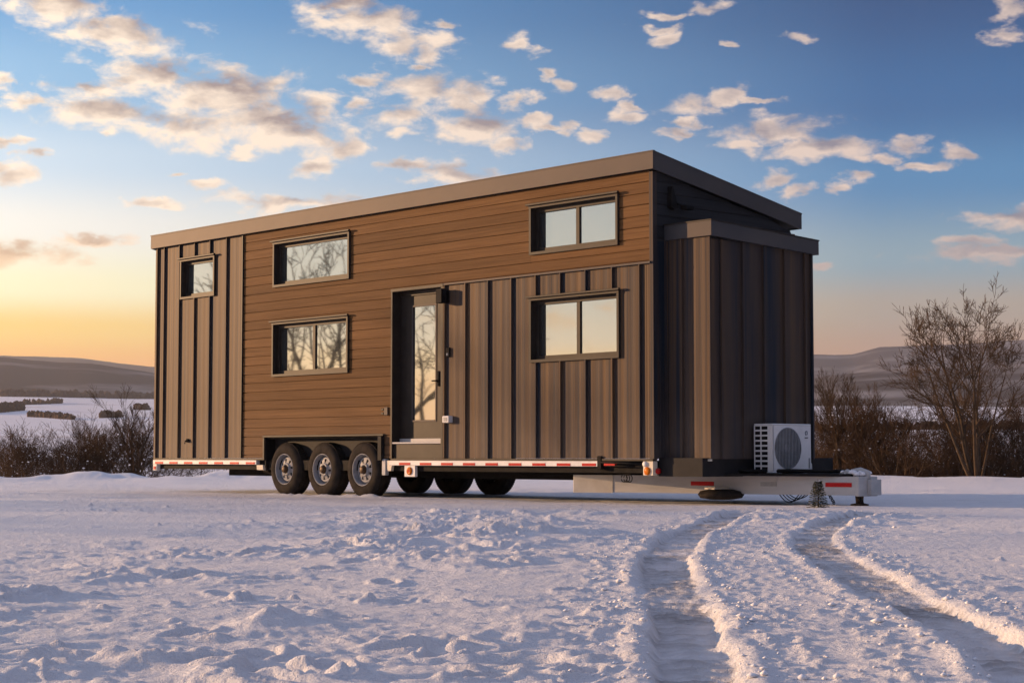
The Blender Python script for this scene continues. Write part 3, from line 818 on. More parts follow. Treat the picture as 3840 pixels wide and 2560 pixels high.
mb = MB(); mb.box(.098, .119, 4.00, 4.035, 1.48, 1.68, .004); mb.tube([(.10, 4.018, 1.55), (.065, 4.018, 1.55), (.062, 4.09, 1.55)], .010, 8); mb.build("door_handle", M["black"], door)

# wall lamp, bell, sockets
mb = MB(); mb.box(-.012, .0, 3.66, 3.76, 2.55, 2.72, .003); mb.box(-.055, -.012, 3.69, 3.73, 2.62, 2.65)
lamp = mb.build("wall_lamp", M["black"], house, label="black box lamp beside the door")
mb = MB(); mb.box(-.145, -.055, 3.655, 3.765, 2.545, 2.735, .006); mb.build("lamp_shade", M["black"], lamp)
mb = MB(); mb.box(-.03, -.001, 3.635, 3.70, 1.845, 1.97, .008); bell = mb.build("doorbell", M["black"], house)
mb = MB(); mb.lathe([(-.004, .0), (-.004, .016), (0, .018)], (-.03, 3.667, 1.88), 0, 16); mb.build("bell_button", M["grille"], bell)
mb = MB(); mb.box(-.075, -.001, 3.59, 3.71, 0.99, 1.08, .008); so = mb.build("outdoor_socket", M["white"], house)
mb = MB(); mb.box(-.079, -.074, 3.615, 3.685, 1.01, 1.06); mb.build("socket_cover", M["grey_tape"], so)
mb = MB(); mb.box(-.022, -.001, 4.935, 5.01, 1.11, 1.22, .005); so = mb.build("outdoor_socket", M["fascia"], house)
mb = MB(); mb.box(-.020, -.001, 5.03, 5.075, 1.12, 1.15, .004); mb.box(-.020, -.001, 5.03, 5.075, 1.175, 1.205, .004); mb.build("socket_cover", M["trim"], so)
mb = MB(); mb.lathe([(0, .03), (-.03, .03), (-.035, .022), (-.035, 0)], (-.001, 9.95, .80), 0, 14); mb.tube([(-.03, 9.95, .80), (-.06, 9.95, .79), (-.065, 9.95, .75)], .012, 6); mb.build("water_inlet", M["black"], house)
mb = MB(); mb.prism([(0.25, 3.70), (0.27, 3.70), (0.36, 3.46), (0.30, 3.43), (0.24, 3.46)], 1, -.07, -.003); mb.tube([(.33, -.08, 3.5), (.50, -.09, 3.47)], .012, 6); mb.box(.42, .56, -.13, -.05, 3.44, 3.49, .008); mb.build("flood_lamp", M["black"], house)

# front closet
q, c0, c1 = -0.676, 0.22, 2.051
mb = MB(); mb.box(c0 + .02, c1 - .02, q + .02, -.001, ZD + .01, 3.05); clo = mb.build("closet_wall", M["dark_trim"], house)
metal_wall([q + .012, -.25, -.002], ZD - .005, 3.06, [], place=lambda b_, t, z: (c0 + b_, t, z), parent=clo)
metal_wall([c0 + .012, .41, .785, 1.159, 1.533, 1.915, c1 - .012], ZD - .005, 3.03, [], place=lambda b_, t, z: (t, q + b_, z), parent=clo, flat=True)
metal_wall([q + .012, -.25, -.002], ZD - .005, 2.98, [], place=lambda b_, t, z: (c1 - b_, t, z), parent=clo)
for x in (c0, c1): MB().box(x - .008 if x < 1 else x - .012, x + .012 if x < 1 else x + .008, q - .008, q + .014, ZD - .008, 3.06 if x < 1 else 2.98).build("corner_trim", M["bronze"], clo)
ct = lambda x: 3.232 - (3.232 - 3.140) / 1.95 * (x - .19)
mb = MB(); mb.prism([(c0 - .035, ct(c0 - .035) - .17), (c1 + .07, ct(c1 + .07) - .165), (c1 + .07, ct(c1 + .07)), (c0 - .035, ct(c0 - .035))], 1, q - .058, -.003); cr = mb.build("closet_roof", M["fascia"], house)
mb = MB(); mb.prism([(c0 - .042, ct(c0) + .004), (c1 + .077, ct(c1 + .077) + .002), (c1 + .077, ct(c1 + .077) + .016), (c0 - .042, ct(c0) + .018)], 1, q - .066, -.003); mb.build("roof_cap", M["trim"], cr)
mb = MB(); mb.box(c0 - .03, c0 + .0, q - .02, -.25, ZD - .03, ZD - .007); mb.build("drip_edge", M["cream"], clo)
mb = MB()
for k in range(5): mb.box(.75 + .17 * k, .86 + .17 * k, -.30, -.10, ct(.8 + .17 * k) + .014, ct(.8 + .17 * k) + .05)
mb.build("roof_vent", M["dark_trim"], cr)

# ------------------------------------------------------------------ trailer
fr = MB()
fr.box(.05, .13, .02, LEN - .02, .36, ZD - .03); fr.box(WID - .13, WID - .05, .02, LEN - .02, .36, ZD - .03)
fr.box(.13, WID - .13, .02, LEN - .02, ZD - .10, ZD - .03)
for k in range(14): fr.box(.13, WID - .13, .25 + .80 * k, .31 + .80 * k, .39, ZD - .10)
fr.box(.62, .72, .6, LEN - 1.2, .26, .39); fr.box(WID - .72, WID - .62, .6, LEN - 1.2, .26, .39)
chassis = fr.build("trailer_frame", M["black"], house)
for y0, y1 in ((.90, 4.89), (8.06, LEN + .01)):
    ra = MB(); ra.box(-.020, .045, y0, y1, .435, .500, .003); ra = ra.build("side_rail", M["white"], chassis)
    n = 10 if y0 < 2 else 7
    st = .4385 if y0 < 2 else .428
    for k in range(n):
        r0 = y0 + .03 + st * k; r1 = min(r0 + .235, y1 - .01)
        if r1 - r0 < .06: continue
        MB().box(-.0245, -.0203, r0, r1, .440, .472).build("reflector", M["red"], ra)
MB().box(-.016, .05, LEN - .09, LEN + .012, .335, .434, .004).build("rail_bracket", M["white"], chassis)
MB().box(-.0245, -.0165, LEN - .07, LEN - .01, .35, .40).build("reflector", M["red"], chassis)
MB().prism([(-.01, .43), (.04, .43), (.04, .35), (-.005, .36)], 1, 7.90, 8.06).build("rail_bracket", M["cream"], chassis)
# wheel box
w = MB()
w.box(.30, .36, WELL[0], WELL[1], .40, .835); w.box(0.02, .36, WELL[0], WELL[1], .815, .845); w.box(.0, .36, WELL[0] - .0, WELL[0] + .02, .40, .815); w.box(.0, .36, WELL[1] - .02, WELL[1], .40, .815)
well = w.build("wheel_box", M["black"], house)
MB().box(-.030, .02, WELL[0] - .03, WELL[1] + .03, .832, .862, .004).build("fender_trim", M["trim"], well)
MB().box(-.060, .02, WELL[0] - .03, WELL[0] + .045, .50, .830, .004).build("fender_trim", M["dark_trim"], well)
MB().box(-.030, .02, WELL[1] - .012, WELL[1] + .025, .50, .830, .004).build("fender_trim", M["trim"], well)
MB().box(.265, .299, WELL[0] + .15, WELL[1] - .5, .71, .80).build("spring_hanger_rail", M["cream"], well)
for y in (5.98, 6.90):
    mb = MB(); mb.prism([(y - .15, .815), (y + .15, .815), (y + .04, .74), (y - .04, .74)], 0, .20, .264); mb.build("spring_hanger", M["dark_trim"], well)
mb = MB(); mb.prism([(.02, .43), (.25, .43), (.25, .27), (.06, .33)], 1, 7.86, 8.0); mb.build("mud_flap", M["rubber"], well)
mb = MB(); mb.box(-.03, .03, 4.965, 5.035, .30, .52, .006); mb.build("stabiliser_leg", M["alu"], chassis)
mb = MB(); mb.prism([(4.83, .50), (4.96, .50), (4.93, .36), (4.86, .36)], 0, -.015, .03); mb.build("rail_bracket", M["cream"], chassis)


def wheel_meshes():
    R = .378
    ty = MB(); ty.lathe([(.02, .215), (-.008, .222), (-.016, .25), (-.012, .305), (.004, .350), (.028, .369), (.05, R), (.19, R), (.215, .368), (.235, .340), (.243, .26), (.235, .215)], (0, 0, 0), 0, 48)
    for k in range(60):                                                       # tread blocks
        a = 2 * math.pi * k / 60
        for x0, x1, sh in ((.032, .085, 0), (.098, .142, .5), (.155, .208, 0)):
            a0_, a1_ = a + (sh + .1) * 2 * math.pi / 60, a + (sh + .82) * 2 * math.pi / 60
            pts = [(x, rr * math.cos(t), rr * math.sin(t)) for rr in (R - .012, R + .006) for t in (a0_, a1_) for x in (x0, x1)]
            ty.add(pts, [(0, 1, 3, 2), (4, 6, 7, 5), (0, 4, 5, 1), (2, 3, 7, 6), (0, 2, 6, 4), (1, 5, 7, 3)])
    rim = MB(); rim.lathe([(.10, .17), (.06, .20), (.005, .205), (-.012, .215), (-.014, .221), (-.006, .224), (.02, .219)], (0, 0, 0), 0, 40)
    rim.lathe([(.050, .175), (.040, .160), (.045, .148)], (0, 0, 0), 0, 40)
    rim.lathe([(.050, .095), (.018, .090), (.015, .062), (.03, .06)], (0, 0, 0), 0, 32)
    for k in range(8):
        a = 2 * math.pi * k / 8
        c, s_ = math.cos(a), math.sin(a)
        P = lambda x, r, t: (x, r * c - t * s_, r * s_ + t * c)
        vs = [P(.030, .085, -.026), P(.030, .085, .026), P(.046, .160, .034), P(.046, .160, -.034), P(.055, .085, -.026), P(.055, .085, .026), P(.075, .160, .034), P(.075, .160, -.034)]
        rim.add(vs, [(0, 1, 2, 3), (4, 7, 6, 5), (0, 4, 5, 1), (1, 5, 6, 2), (2, 6, 7, 3), (3, 7, 4, 0)])
        a += math.pi / 8
        rim.lathe([(.006, 0), (.006, .011), (.018, .012)], (0.012, .075 * math.cos(a), .075 * math.sin(a)), 0, 6)
    dr = MB(); dr.lathe([(.13, .0), (.125, .17), (.20, .17)], (0, 0, 0), 0, 28)
    hb = MB(); hb.lathe([(-.030, 0), (-.028, .038), (-.018, .050), (.03, .052)], (0, 0, 0), 0, 24)
    return ty.data("tyre", M["rubber"]), rim.data("rim", M["steel"]), hb.data("hub_cap", M["hub"]), dr.data("brake_drum", M["black"])


TY, RI, HU, DRM = wheel_meshes()
for side in (0, 1):
    for i, y in enumerate((7.36, 6.435, 5.505)):
        ax = MB(); ax.lathe([(.10, .0), (.10, .06), (.5, .05), (.5, 0)], (0, 0, 0), 0, 12)
        wh = link("wheel", ax.data("wheel", M["black"]), house)
        wh.location = (0.004, y, .371) if side == 0 else (WID - .004, y, .371)
        wh.rotation_euler = (0.3 * i + .2, 0, 0 if side == 0 else math.pi)
        for nm, me in (("tyre", TY), ("rim", RI), ("hub_cap", HU), ("brake_drum", DRM)):
            link(nm, me, wh)
mb = MB()
for y in (7.36, 6.435, 5.505): mb.tube([(.3, y, .33), (WID - .3, y, .33)], .045, 10)
mb.build("axle", M["black"], chassis)

# marker lights
mb = MB(); mb.box(-.012, .03, 4.35, 4.57, .285, .434, .004); ml = mb.build("marker_plate", M["white"], chassis)
mb = MB(); mb.lathe([(-.020, 0), (-.020, .020)], (-.012, 4.46, .362), 0, 16); mb.build("lens", M["red"], ml)
mb = MB(); mb.lathe([(-.014, .018), (-.022, .030), (-.014, .052), (0, .054)], (-.012, 4.46, .362), 0, 20); mb.build("lens", M["amber"], ml)
mb = MB(); mb.box(-.014, .06, .005, .16, .335, .500, .004); ml = mb.build("marker_plate", M["cream"], chassis)
mb = MB(); mb.lathe([(-.020, 0), (-.022, .018), (-.014, .046), (0, .048)], (-.014, .09, .385), 0, 20); mb.build("lens", M["amber"], ml)
mb = MB(); mb.lathe([(-.02, 0), (-.02, .03), (0, .034)], (-.014, .125, .465), 0, 16); mb.build("lens", M["white"], ml)
mb = MB(); mb.lathe([(-.03, 0), (-.03, .03), (0, .034)], (.06, .004, .385), 1, 16); mb.build("lens", M["red"], ml)
mb = MB(); mb.tube([(-.015, .17, .47), (-.02, .85, .485)], .012, 8); mb.box(-.03, .03, .84, .90, .40, .56, .006); mb.tube([(-.01, .75, .445), (-.01, .30, .44)], .009, 8); mb.build("ladder_rod", M["black"], chassis)
mb = MB(); mb.box(-.018, .02, .62, .80, .445, .475); mb.build("reflector", M["red"], chassis)
mb = MB()
for k in range(3): mb.tube([(.02 + .02 * k, .42 + .06 * k + .05 * math.cos(t), .30 + .045 * math.sin(t)) for t in np.linspace(0.2, 6.0, 14)], .006, 5)
mb.build("cable_loop", M["black"], chassis)

# tongue: two converging beams, deck, coupler
def beam(p, q_, w_, z0_, z1_):
    p, q_ = np.array(p), np.array(q_); d = (q_ - p) / np.linalg.norm(q_ - p); n = np.array([-d[1], d[0]])
    c = [p - n * w_ / 2, p + n * w_ / 2, q_ + n * w_ / 2, q_ - n * w_ / 2]
    return [tuple(v) for v in c]


for sgn in (-1, 1):
    c_ = WID / 2
    mb = MB(); mb.prism(beam((c_ + sgn * .93, 1.46), (c_ + sgn * .135, -2.02), .075, .12, .33), 2, .122, .330)
    tb = mb.build("tongue_beam", M["alu"], chassis)
    if sgn < 0:
        p, q2 = np.array((c_ - .93, 1.46)), np.array((c_ - .135, -2.02)); L_ = np.linalg.norm(q2 - p); d = (q2 - p) / L_; n = np.array([d[1], -d[0]])
        n = n if n[0] < 0 else -n
        for (y0, y1, mt) in ((.02, -.28, "red"), (-.87, -1.07, "grey_tape"), (-1.66, -1.97, "red")):
            t0, t1 = (1.46 - y0) / (1.46 + 2.02), (1.46 - y1) / (1.46 + 2.02)
            A_0, A_1 = p + (q2 - p) * t0 + n * .0395, p + (q2 - p) * t1 + n * .0395
            mb = MB(); mb.prism([tuple(A_0), tuple(A_1), tuple(A_1 + n * .004), tuple(A_0 + n * .004)], 2, .215, .262); mb.build("reflector", M[mt], tb)
        mb = MB(); mb.prism([tuple(p + n * .039 - d * .10), tuple(p + n * .039 + d * .40), tuple(p + n * .045 + d * .40), tuple(p + n * .11 - d * .12), tuple(p + n * .10 - d * .13)], 2, .116, .33); mb.build("gusset_plate", M["cream"], tb)
mb = MB(); mb.box(c_ - .178, c_ + .165, -2.065, -2.02, .112, .333, .005); mb.box(c_ - .02, c_ + .165, -2.12, -2.066, .125, .30, .004); cp = mb.build("coupler", M["alu"], chassis)
mb = MB(); mb.tube([(c_ + .02, -2.03, .30), (c_ + .02, -2.03, .37), (c_ - .03, -1.98, .395), (c_ - .05, -1.88, .385)], [.045, .045, .04, .03], 10); mb.tube([(c_ - .08, -2.0, .33), (c_ - .1, -1.85, .38), (c_ - .06, -1.75, .34)], .035, 8); mb.build("coupler_latch", M["alu"], cp)
mb = MB(); mb.tube([(c_ - .05, -1.98, .13), (c_ - .05, -1.98, .02)], [.05, .04], 12); mb.lathe([(.0, 0), (0, .10), (.02, .10), (.03, .05)], (c_ - .05, -1.98, .005), 2, 20); mb.build("tongue_jack", M["hub"], chassis)
mb = MB()
for y in (-1.62, -2.02):
    for k in range(7):
        t = k * .9
        mb.lathe([(-.005, .016), (0, .021), (.005, .016), (0, .011), (-.005, .016)], (c_ - .14 + .01 * (k % 2), y - .012 * k, .13 - .016 * k), k % 2, 8)
mb.build("safety_chain", M["black"], chassis)
mb = MB()
for k in range(4): mb.tube([(c_ - .26 + .02 * k, -1.0 - .30 * t - .03 * k, .13 - (.10 - .015 * k) * math.sin(math.pi * t)) for t in np.linspace(0, 1, 12)], .006, 5)
mb.build("cable_loop", M["black"], chassis)
mb = MB(); mb.box(.1, WID - .1, -.655, .02, .325, ZD + .006); mb.build("tongue_deck", M["dark_trim"], chassis)
mb = MB(); mb.prism([(.36, -.45), (WID - .36, -.45), (c_ + .17, -1.95), (c_ - .17, -1.95)], 2, .332, .360); mb.build("tongue_deck", M["black"], chassis)
mb = MB(); mb.tube([(.32, -.02, .455), (.34, -.06, .45), (.62, -.48, .41), (.80, -.75, .385), (1.1, -1.12, .39), (1.25, -1.5, .385), (1.27, -1.9, .39)], .022, 8); mb.lathe([(0, 0), (0, .055), (-.05, .055), (-.05, 0)], (.32, .018, .455), 1, 16); mb.build("hose", M["black"], chassis)
mb = MB(); mb.lathe([(0, .0), (0, .12), (.02, .24), (.06, .27), (.10, .24), (.12, .14), (.12, 0)], (.70, -.40, .055), 2, 32); sp = mb.build("spare_tyre", M["rubber"], chassis)
mb = MB(); mb.box(.50, .90, -.48, -.32, .176, .200); mb.build("carrier_plate", M["cream"], sp)

# ------------------------------------------------------------------ air conditioner outdoor unit on the tongue
ac = tag(empty("air_conditioner", (0, 0, 0), YAW), "white outdoor air conditioner unit standing on the trailer tongue", "air conditioner")
AB0, AB1, AF, AK, AZ0, AZ1 = .914, 1.602, -1.0, -.722, .366, .930
cx_, sx_ = math.cos(YAW), math.sin(YAW)
ac.location = (HX + cx_ * 1.25 - sx_ * -.86, HY + sx_ * 1.25 + cx_ * -.86, AZ0)
def AP(mb):                                                                   # house space -> the unit's own space
    mb.v = [(x - 1.25, y + .86, z - AZ0) for x, y, z in mb.v]; return mb
mb = MB(); mb.box(AB0 + .006, AB1 - .004, AF + .012, AK, AZ0 + .02, AZ1 - .02)
# side grille: a frame with two columns of nine openings
y0, y1 = AF + .05, AK - .02
mb2 = MB(); mb2.box(AB0, AB1, AF, AK, AZ1 - .02, AZ1, .006); mb2.box(AB0, AB1, AF, AK, AZ0, AZ0 + .02, .004)
case = AP(mb).build("inner_box", M["black"], ac)
ys = [AF, AF + .075, (AF + .075 + AK) / 2 - .008, (AF + .075 + AK) / 2 + .008, AK - .012, AK]
for k0, k1 in ((0, 1), (2, 3), (4, 5)): mb2.box(AB0 - .002, AB0 + .02, ys[k0], ys[k1], AZ0 + .02, AZ1 - .02)
hh = (AZ1 - AZ0 - .04) / 9
for k in range(10):
    zc = AZ0 + .02 + hh * k
    mb2.box(AB0 - .001, AB0 + .018, ys[1], ys[4], max(zc - .010, AZ0 + .02), min(zc + .010, AZ1 - .02))
# front sheet with a round opening
N = 48; fc = ((AB0 + AB1) / 2 - .075, (AZ0 + AZ1) / 2); fr_ = .235
ring = [(fc[0] + fr_ * math.cos(2 * math.pi * k / N), fc[1] + fr_ * math.sin(2 * math.pi * k / N)) for k in range(N)]
def edge_pt(a_):
    c, s_ = math.cos(a_), math.sin(a_)
    ts = []
    if c > 1e-9: ts.append((AB1 - fc[0]) / c)
    if c < -1e-9: ts.append((AB0 - fc[0]) / c)
    if s_ > 1e-9: ts.append((AZ1 - .02 - fc[1]) / s_)
    if s_ < -1e-9: ts.append((AZ0 + .02 - fc[1]) / s_)
    t = min(ts); return (fc[0] + t * c, fc[1] + t * s_)
angs = sorted([2 * math.pi * k / N for k in range(N)] + [math.atan2(z - fc[1], x - fc[0]) % (2 * math.pi) for x in (AB0, AB1) for z in (AZ0 + .02, AZ1 - .02)])
inn = [(fc[0] + fr_ * math.cos(t), AF, fc[1] + fr_ * math.sin(t)) for t in angs]; outp = [(edge_pt(t)[0], AF, edge_pt(t)[1]) for t in angs]
inn2 = [(x, AF + .03, z) for x, y, z in inn]
n_ = len(angs)
mb2.add(inn + outp, [(i, (i + 1) % n_, n_ + (i + 1) % n_, n_ + i) for i in range(n_)])
mb2.add(inn + inn2, [(i, (i + 1) % n_, n_ + (i + 1) % n_, n_ + i) for i in range(n_)])
mb2.box(AB1 - .003, AB1, AF, AK, AZ0 + .02, AZ1 - .02)
AP(mb2).build("casing", M["white"], ac)
gr = MB()
for k in range(-8, 9):
    x = fc[0] + k * fr_ / 9; h_ = math.sqrt(max(fr_ ** 2 - (k * fr_ / 9) ** 2, 0))
    gr.box(x - .006, x + .006, AF - .004, AF + .004, fc[1] - h_, fc[1] + h_)
for r_ in (.235,): gr.lathe([(-.006, r_ - .004), (-.006, r_ + .004), (.006, r_ + .004), (.006, r_ - .004), (-.006, r_ - .004)], (fc[0], AF, fc[1]), 1, 40)
AP(gr).build("fan_grille", M["grille"], ac)
fb = MB()
for k in range(3):
    a = 2 * math.pi * k / 3
    fb.add([(fc[0] + r_ * math.cos(a + da), AF + .02 + dy, fc[1] + r_ * math.sin(a + da)) for r_, da, dy in ((.04, -.3, 0), (.20, -.35, .0), (.21, .45, .02), (.04, .5, .02))], [(0, 1, 2, 3)])
fb.lathe([(.0, 0), (0, .05), (.03, .055)], (fc[0], AF + .008, fc[1]), 1, 20)
AP(fb).build("fan", M["grille"], ac)
lg = MB(); lc = (AB1 - .085, AZ1 - .105)
for s_, a0_, a1_ in ((1, 2.0, 4.6), (-1, -1.1, 1.5)):
    pts = [(a0_ + (a1_ - a0_) * k / 10) for k in range(11)]
    lg.add([(lc[0] + r_ * math.cos(t) * .8, AF - .002, lc[1] + r_ * math.sin(t)) for r_ in (.014, .030) for t in pts], [(i, i + 1, 12 + i, 11 + i) for i in range(10)])
for k in range(4): lg.box(lc[0] - .028 + .015 * k, lc[0] - .018 + .015 * k, AF - .003, AF - .001, lc[1] - .062, lc[1] - .048)
AP(lg).build("logo", M["logo"], ac)
hd = MB(); hd.box(AB1 - .045, AB1 - .025, AF - .006, AF - .001, AZ0 + .05, AZ0 + .17, .003); AP(hd).build("handle", M["grille"], ac)
vl = MB(); vl.box(AB1, AB1 + .06, AF + .05, AF + .2, AZ0 + .04, AZ0 + .17, .01); vl.tube([(AB1 + .03, AF + .1, AZ0 + .14), (AB1 + .09, AF + .08, AZ0 + .1), (AB1 + .10, AF + .08, AZ0 + .0)], .016, 8); vl.tube([(AB1 + .05, AF + .12, AZ0 + .22), (AB1 + .03, AF + .1, AZ0 + .16)], .02, 8); AP(vl).build("valve_cover", M["white"], ac)
ft = MB()
for x in (AB0 + .12, AB1 - .12): ft.box(x - .03, x + .03, AF - .015, AK + .01, AZ0 - .0055, AZ0 - .0005)
AP(ft).build("foot", M["alu"], ac)

sn = MB(); rs = random.Random(4)
for k in range(26):
    x, y, r_ = c_ + rs.uniform(-.12, .10), rs.uniform(-2.05, -1.72), rs.uniform(.018, .045)
    sn.lathe([(-.6 * r_, .0), (-.3 * r_, r_), (.25 * r_, .85 * r_), (.55 * r_, .4 * r_), (.62 * r_, 0)], (x, y, .345 + .04 * rs.random()), 2, 7)
sn.build("snow_cap", M["snow_clump"], chassis, kind="stuff")
# ------------------------------------------------------------------ bare trees, shrubs, hedges
def ground_at(x, y):
    r = math.hypot(x, y)
    if r >= 59.5: return float(base_z(r))
    i = int(np.argmin(np.abs(rad - r))); d = (ang - math.atan2(x, y) + math.pi) % (2 * math.pi) - math.pi
    return float(GZ[i, int(np.argmin(np.abs(d)))])
    return float(z[0, 0])


def branch_mesh(segs, sides):
    """segs: arrays p0, p1, r0, r1 -> one mesh of tapered tubes, built without loops"""
    P0 = np.array([s[0] for s in segs]); P1 = np.array([s[1] for s in segs]); R0 = np.array([s[2] for s in segs]); R1 = np.array([s[3] for s in segs])
    D = P1 - P0; D /= np.linalg.norm(D, axis=1, keepdims=True) + 1e-9
    U = np.cross(D, np.where(np.abs(D[:, 2:]) < .9, [[0, 0, 1.0]], [[1.0, 0, 0]])); U /= np.linalg.norm(U, axis=1, keepdims=True) + 1e-9
    W = np.cross(D, U); n = len(segs)
    a = np.arange(sides) * 2 * np.pi / sides
    ring = np.cos(a)[None, :, None] * U[:, None] + np.sin(a)[None, :, None] * W[:, None]
    V = np.concatenate([P0[:, None] + R0[:, None, None] * ring, P1[:, None] + R1[:, None, None] * ring], 1).reshape(-1, 3)
    k = np.arange(sides); k2 = (k + 1) % sides
    F = np.stack([k, k2, k2 + sides, k + sides], -1)[None] + (np.arange(n) * 2 * sides)[:, None, None]
    return V, F.reshape(-1, 4)


def mesh_vf(name, V, F, mat, smooth_=True):
    me = bpy.data.meshes.new(name)
    me.vertices.add(len(V)); me.vertices.foreach_set("co", V.astype(np.float32).ravel())
    me.loops.add(F.size); me.loops.foreach_set("vertex_index", F.astype(np.int32).ravel())
    me.polygons.add(len(F)); me.polygons.foreach_set("loop_start", np.arange(0, F.size, F.shape[1], dtype=np.int32))
    me.polygons.foreach_set("use_smooth", np.full(len(F), smooth_, dtype=bool))
    me.update(calc_edges=True); me.materials.append(mat)
    return me


def grow(rng, base, direction, length, r, level, maxlev, out, up=0.25, spread=0.7, wig=0.14, kids=(4, 6), shrink=0.62):
    """a limb that wanders upwards and throws side limbs along its length"""
    n = max(3, int(5 - level * .5)); p = np.array(base, float); d = np.array(direction, float); d /= np.linalg.norm(d)
    pts = [(p.copy(), d.copy(), r)]
    for i in range(n):
        d = d + np.array([rng.gauss(0, wig), rng.gauss(0, wig), rng.gauss(0, wig * .7) + up * .5]); d /= np.linalg.norm(d)
        q = p + d * length / n
        r0 = r * (1 - .72 * i / n); r1 = r * (1 - .72 * (i + 1) / n)
        out.append((p.copy(), q.copy(), max(r0, .0035), max(r1, .003), level)); p = q; pts.append((p.copy(), d.copy(), r1))
    if level >= maxlev: return
    m = rng.randint(*kids)
    for k in range(m):
        t = rng.uniform(.28, 1.0) if k else 1.0
        f = t * n; i = min(int(f), n - 1); bp = pts[i][0] + (pts[i + 1][0] - pts[i][0]) * (f - i); bd = pts[min(i + 1, n)][1]; br = pts[min(i + 1, n)][2]
        ax = np.array([rng.gauss(0, 1), rng.gauss(0, 1), rng.gauss(0, .6)]); ax -= ax.dot(bd) * bd; ax /= np.linalg.norm(ax) + 1e-9
        sp = spread * rng.uniform(.6, 1.25) if k else spread * .25
        nd = bd * math.cos(sp) + ax * math.sin(sp)
        grow(rng, bp, nd, length * shrink * rng.uniform(.75, 1.15) * (1.1 - .35 * t), max(br * .72, .004), level + 1, maxlev, out, up, spread, wig, kids, shrink)


def plant_meshes(seed, stems, height, r, maxlev, lean, spread, kids, up=.25, shrink=.62, trunk=None, wig=.14, twig="twig", rmin=.0035):
    rng = random.Random(seed); segs = []
    root = np.zeros(3)
    if trunk:
        tp = np.array([rng.gauss(0, .05), rng.gauss(0, .05), trunk[0]]); segs.append((np.array([0, 0, -.25]), tp, trunk[1] * 1.25, trunk[1], 0)); root = tp
    for k in range(stems):
        a = 2 * math.pi * (k + rng.uniform(-.3, .3)) / stems; l = lean * rng.uniform(.5, 1.2)
        d = (math.cos(a) * l, math.sin(a) * l, 1)
        b0 = root + (np.array([math.cos(a), math.sin(a), 0]) * r * 1.2 if not trunk else 0)
        if not trunk: b0[2] = -.2
        grow(rng, b0, d, height * rng.uniform(.8, 1.05), r * rng.uniform(.7, 1.05), 1, maxlev, segs, up, spread, wig, kids, shrink)
    segs = [(a, b_, max(c, rmin), max(d, rmin * .8), e) for a, b_, c, d, e in segs]
    big = [s for s in segs if s[4] <= 1]; small = [s for s in segs if s[4] > 1]
    V, F = branch_mesh(big, 7); me1 = mesh_vf("trunk", V, F, M["bark"])
    V, F = branch_mesh(small, 3); me2 = mesh_vf("crown", V, F, M[twig])
    return me1, me2


def plant(name, meshes, x, y, rz, scale, label, cat, group=None, names=("trunk", "crown"), zoff=0.0):
    t = tag(empty(name, (x, y, ground_at(x, y) + zoff), rz), label, cat, group)
    t.scale = (scale, scale, scale) if not isinstance(scale, tuple) else scale
    for nm, me in zip(names, meshes): link(nm, me, t)
    return t


# the lone tree at the right
big = plant_meshes(63, 7, 4.3, .062, 4, .40, .80, (8, 9), up=.14, shrink=.46, wig=.11, rmin=.0066)
plant("bare_tree", big, 10.60, 41.9, 1.0, .77, "large bare tree with many upright limbs at the right edge, tallest in view", "tree", zoff=-.1)

SH = [plant_meshes(100 + k, 7, 1.5, .022, 4, .55, .72, (5, 7), up=.16, shrink=.66, wig=.2, twig="shrub") for k in range(5)]
ST = [plant_meshes(200 + k, 3, 1.55, .05, 4, .28, .55, (5, 8), up=.3, shrink=.58, trunk=(.5, .07), twig="twig") for k in range(3)]


def at(u, v_el, r):
    """a stand point: bearing from the photograph's column, at r metres"""
    a = math.atan((u - 1920) / 6874.5); return r * math.sin(a), r * math.cos(a)


rng = random.Random(3)
left_lab = ["bare shrub at the far left of the hedge behind the snow bank", "second bare shrub from the left edge in the hedge", "third bare shrub from the left edge in the hedge", "bare shrub in the left hedge below the pale field", "low bare shrub left of the rust-coloured young tree", "bare shrub right of the middle of the left hedge", "bare shrub beside the thin tree near the house's rear corner", "bare shrub against the rear corner of the house"]
for k, u in enumerate((20, 105, 180, 255, 345, 420, 490, 560)):
    x, y = at(u, 0, rng.uniform(49, 54)); plant("bare_shrub", SH[k % 5], x, y, rng.uniform(0, 6), (1.1, 1.1, rng.uniform(.8, 1.15)), left_lab[k], "shrub", "shrubs of the left hedge", ("stems", "twigs"))
for k, (u, s, r, lab) in enumerate(((35, .86, 56, "small bare tree standing above the hedge at the left edge"), (215, .74, 57, "short bare tree in the left hedge under the snowy field"), (345, .86, 53, "dark bare young tree in the middle of the left hedge"), (515, 1.05, 50, "thin bare tree next to the rear corner of the house, tallest on the left"))):
    x, y = at(u, 0, r); plant("young_tree", ST[k % 3], x, y, rng.uniform(0, 6), s, lab, "tree", "young trees of the left hedge")
right_lab = ["bare shrub right behind the air conditioner", "bare shrub behind the tongue of the trailer", "bare shrub behind the end of the tongue", "second bare shrub to the left of the large tree", "bare shrub just left of the large tree's trunk", "bare shrub around the foot of the large tree", "bare shrub just right of the large tree's trunk", "bare shrub at the far right edge behind the snow"]
for k, u in enumerate((3090, 3170, 3265, 3360, 3470, 3590, 3710, 3800)):
    x, y = at(u, 0, rng.uniform(44.6, 47.5)); plant("bare_shrub", SH[(k + 2) % 5], x, y, rng.uniform(0, 6), (1.15, 1.15, rng.uniform(.85, 1.1)), right_lab[k], "shrub", "shrubs of the right hedge", ("stems", "twigs"))
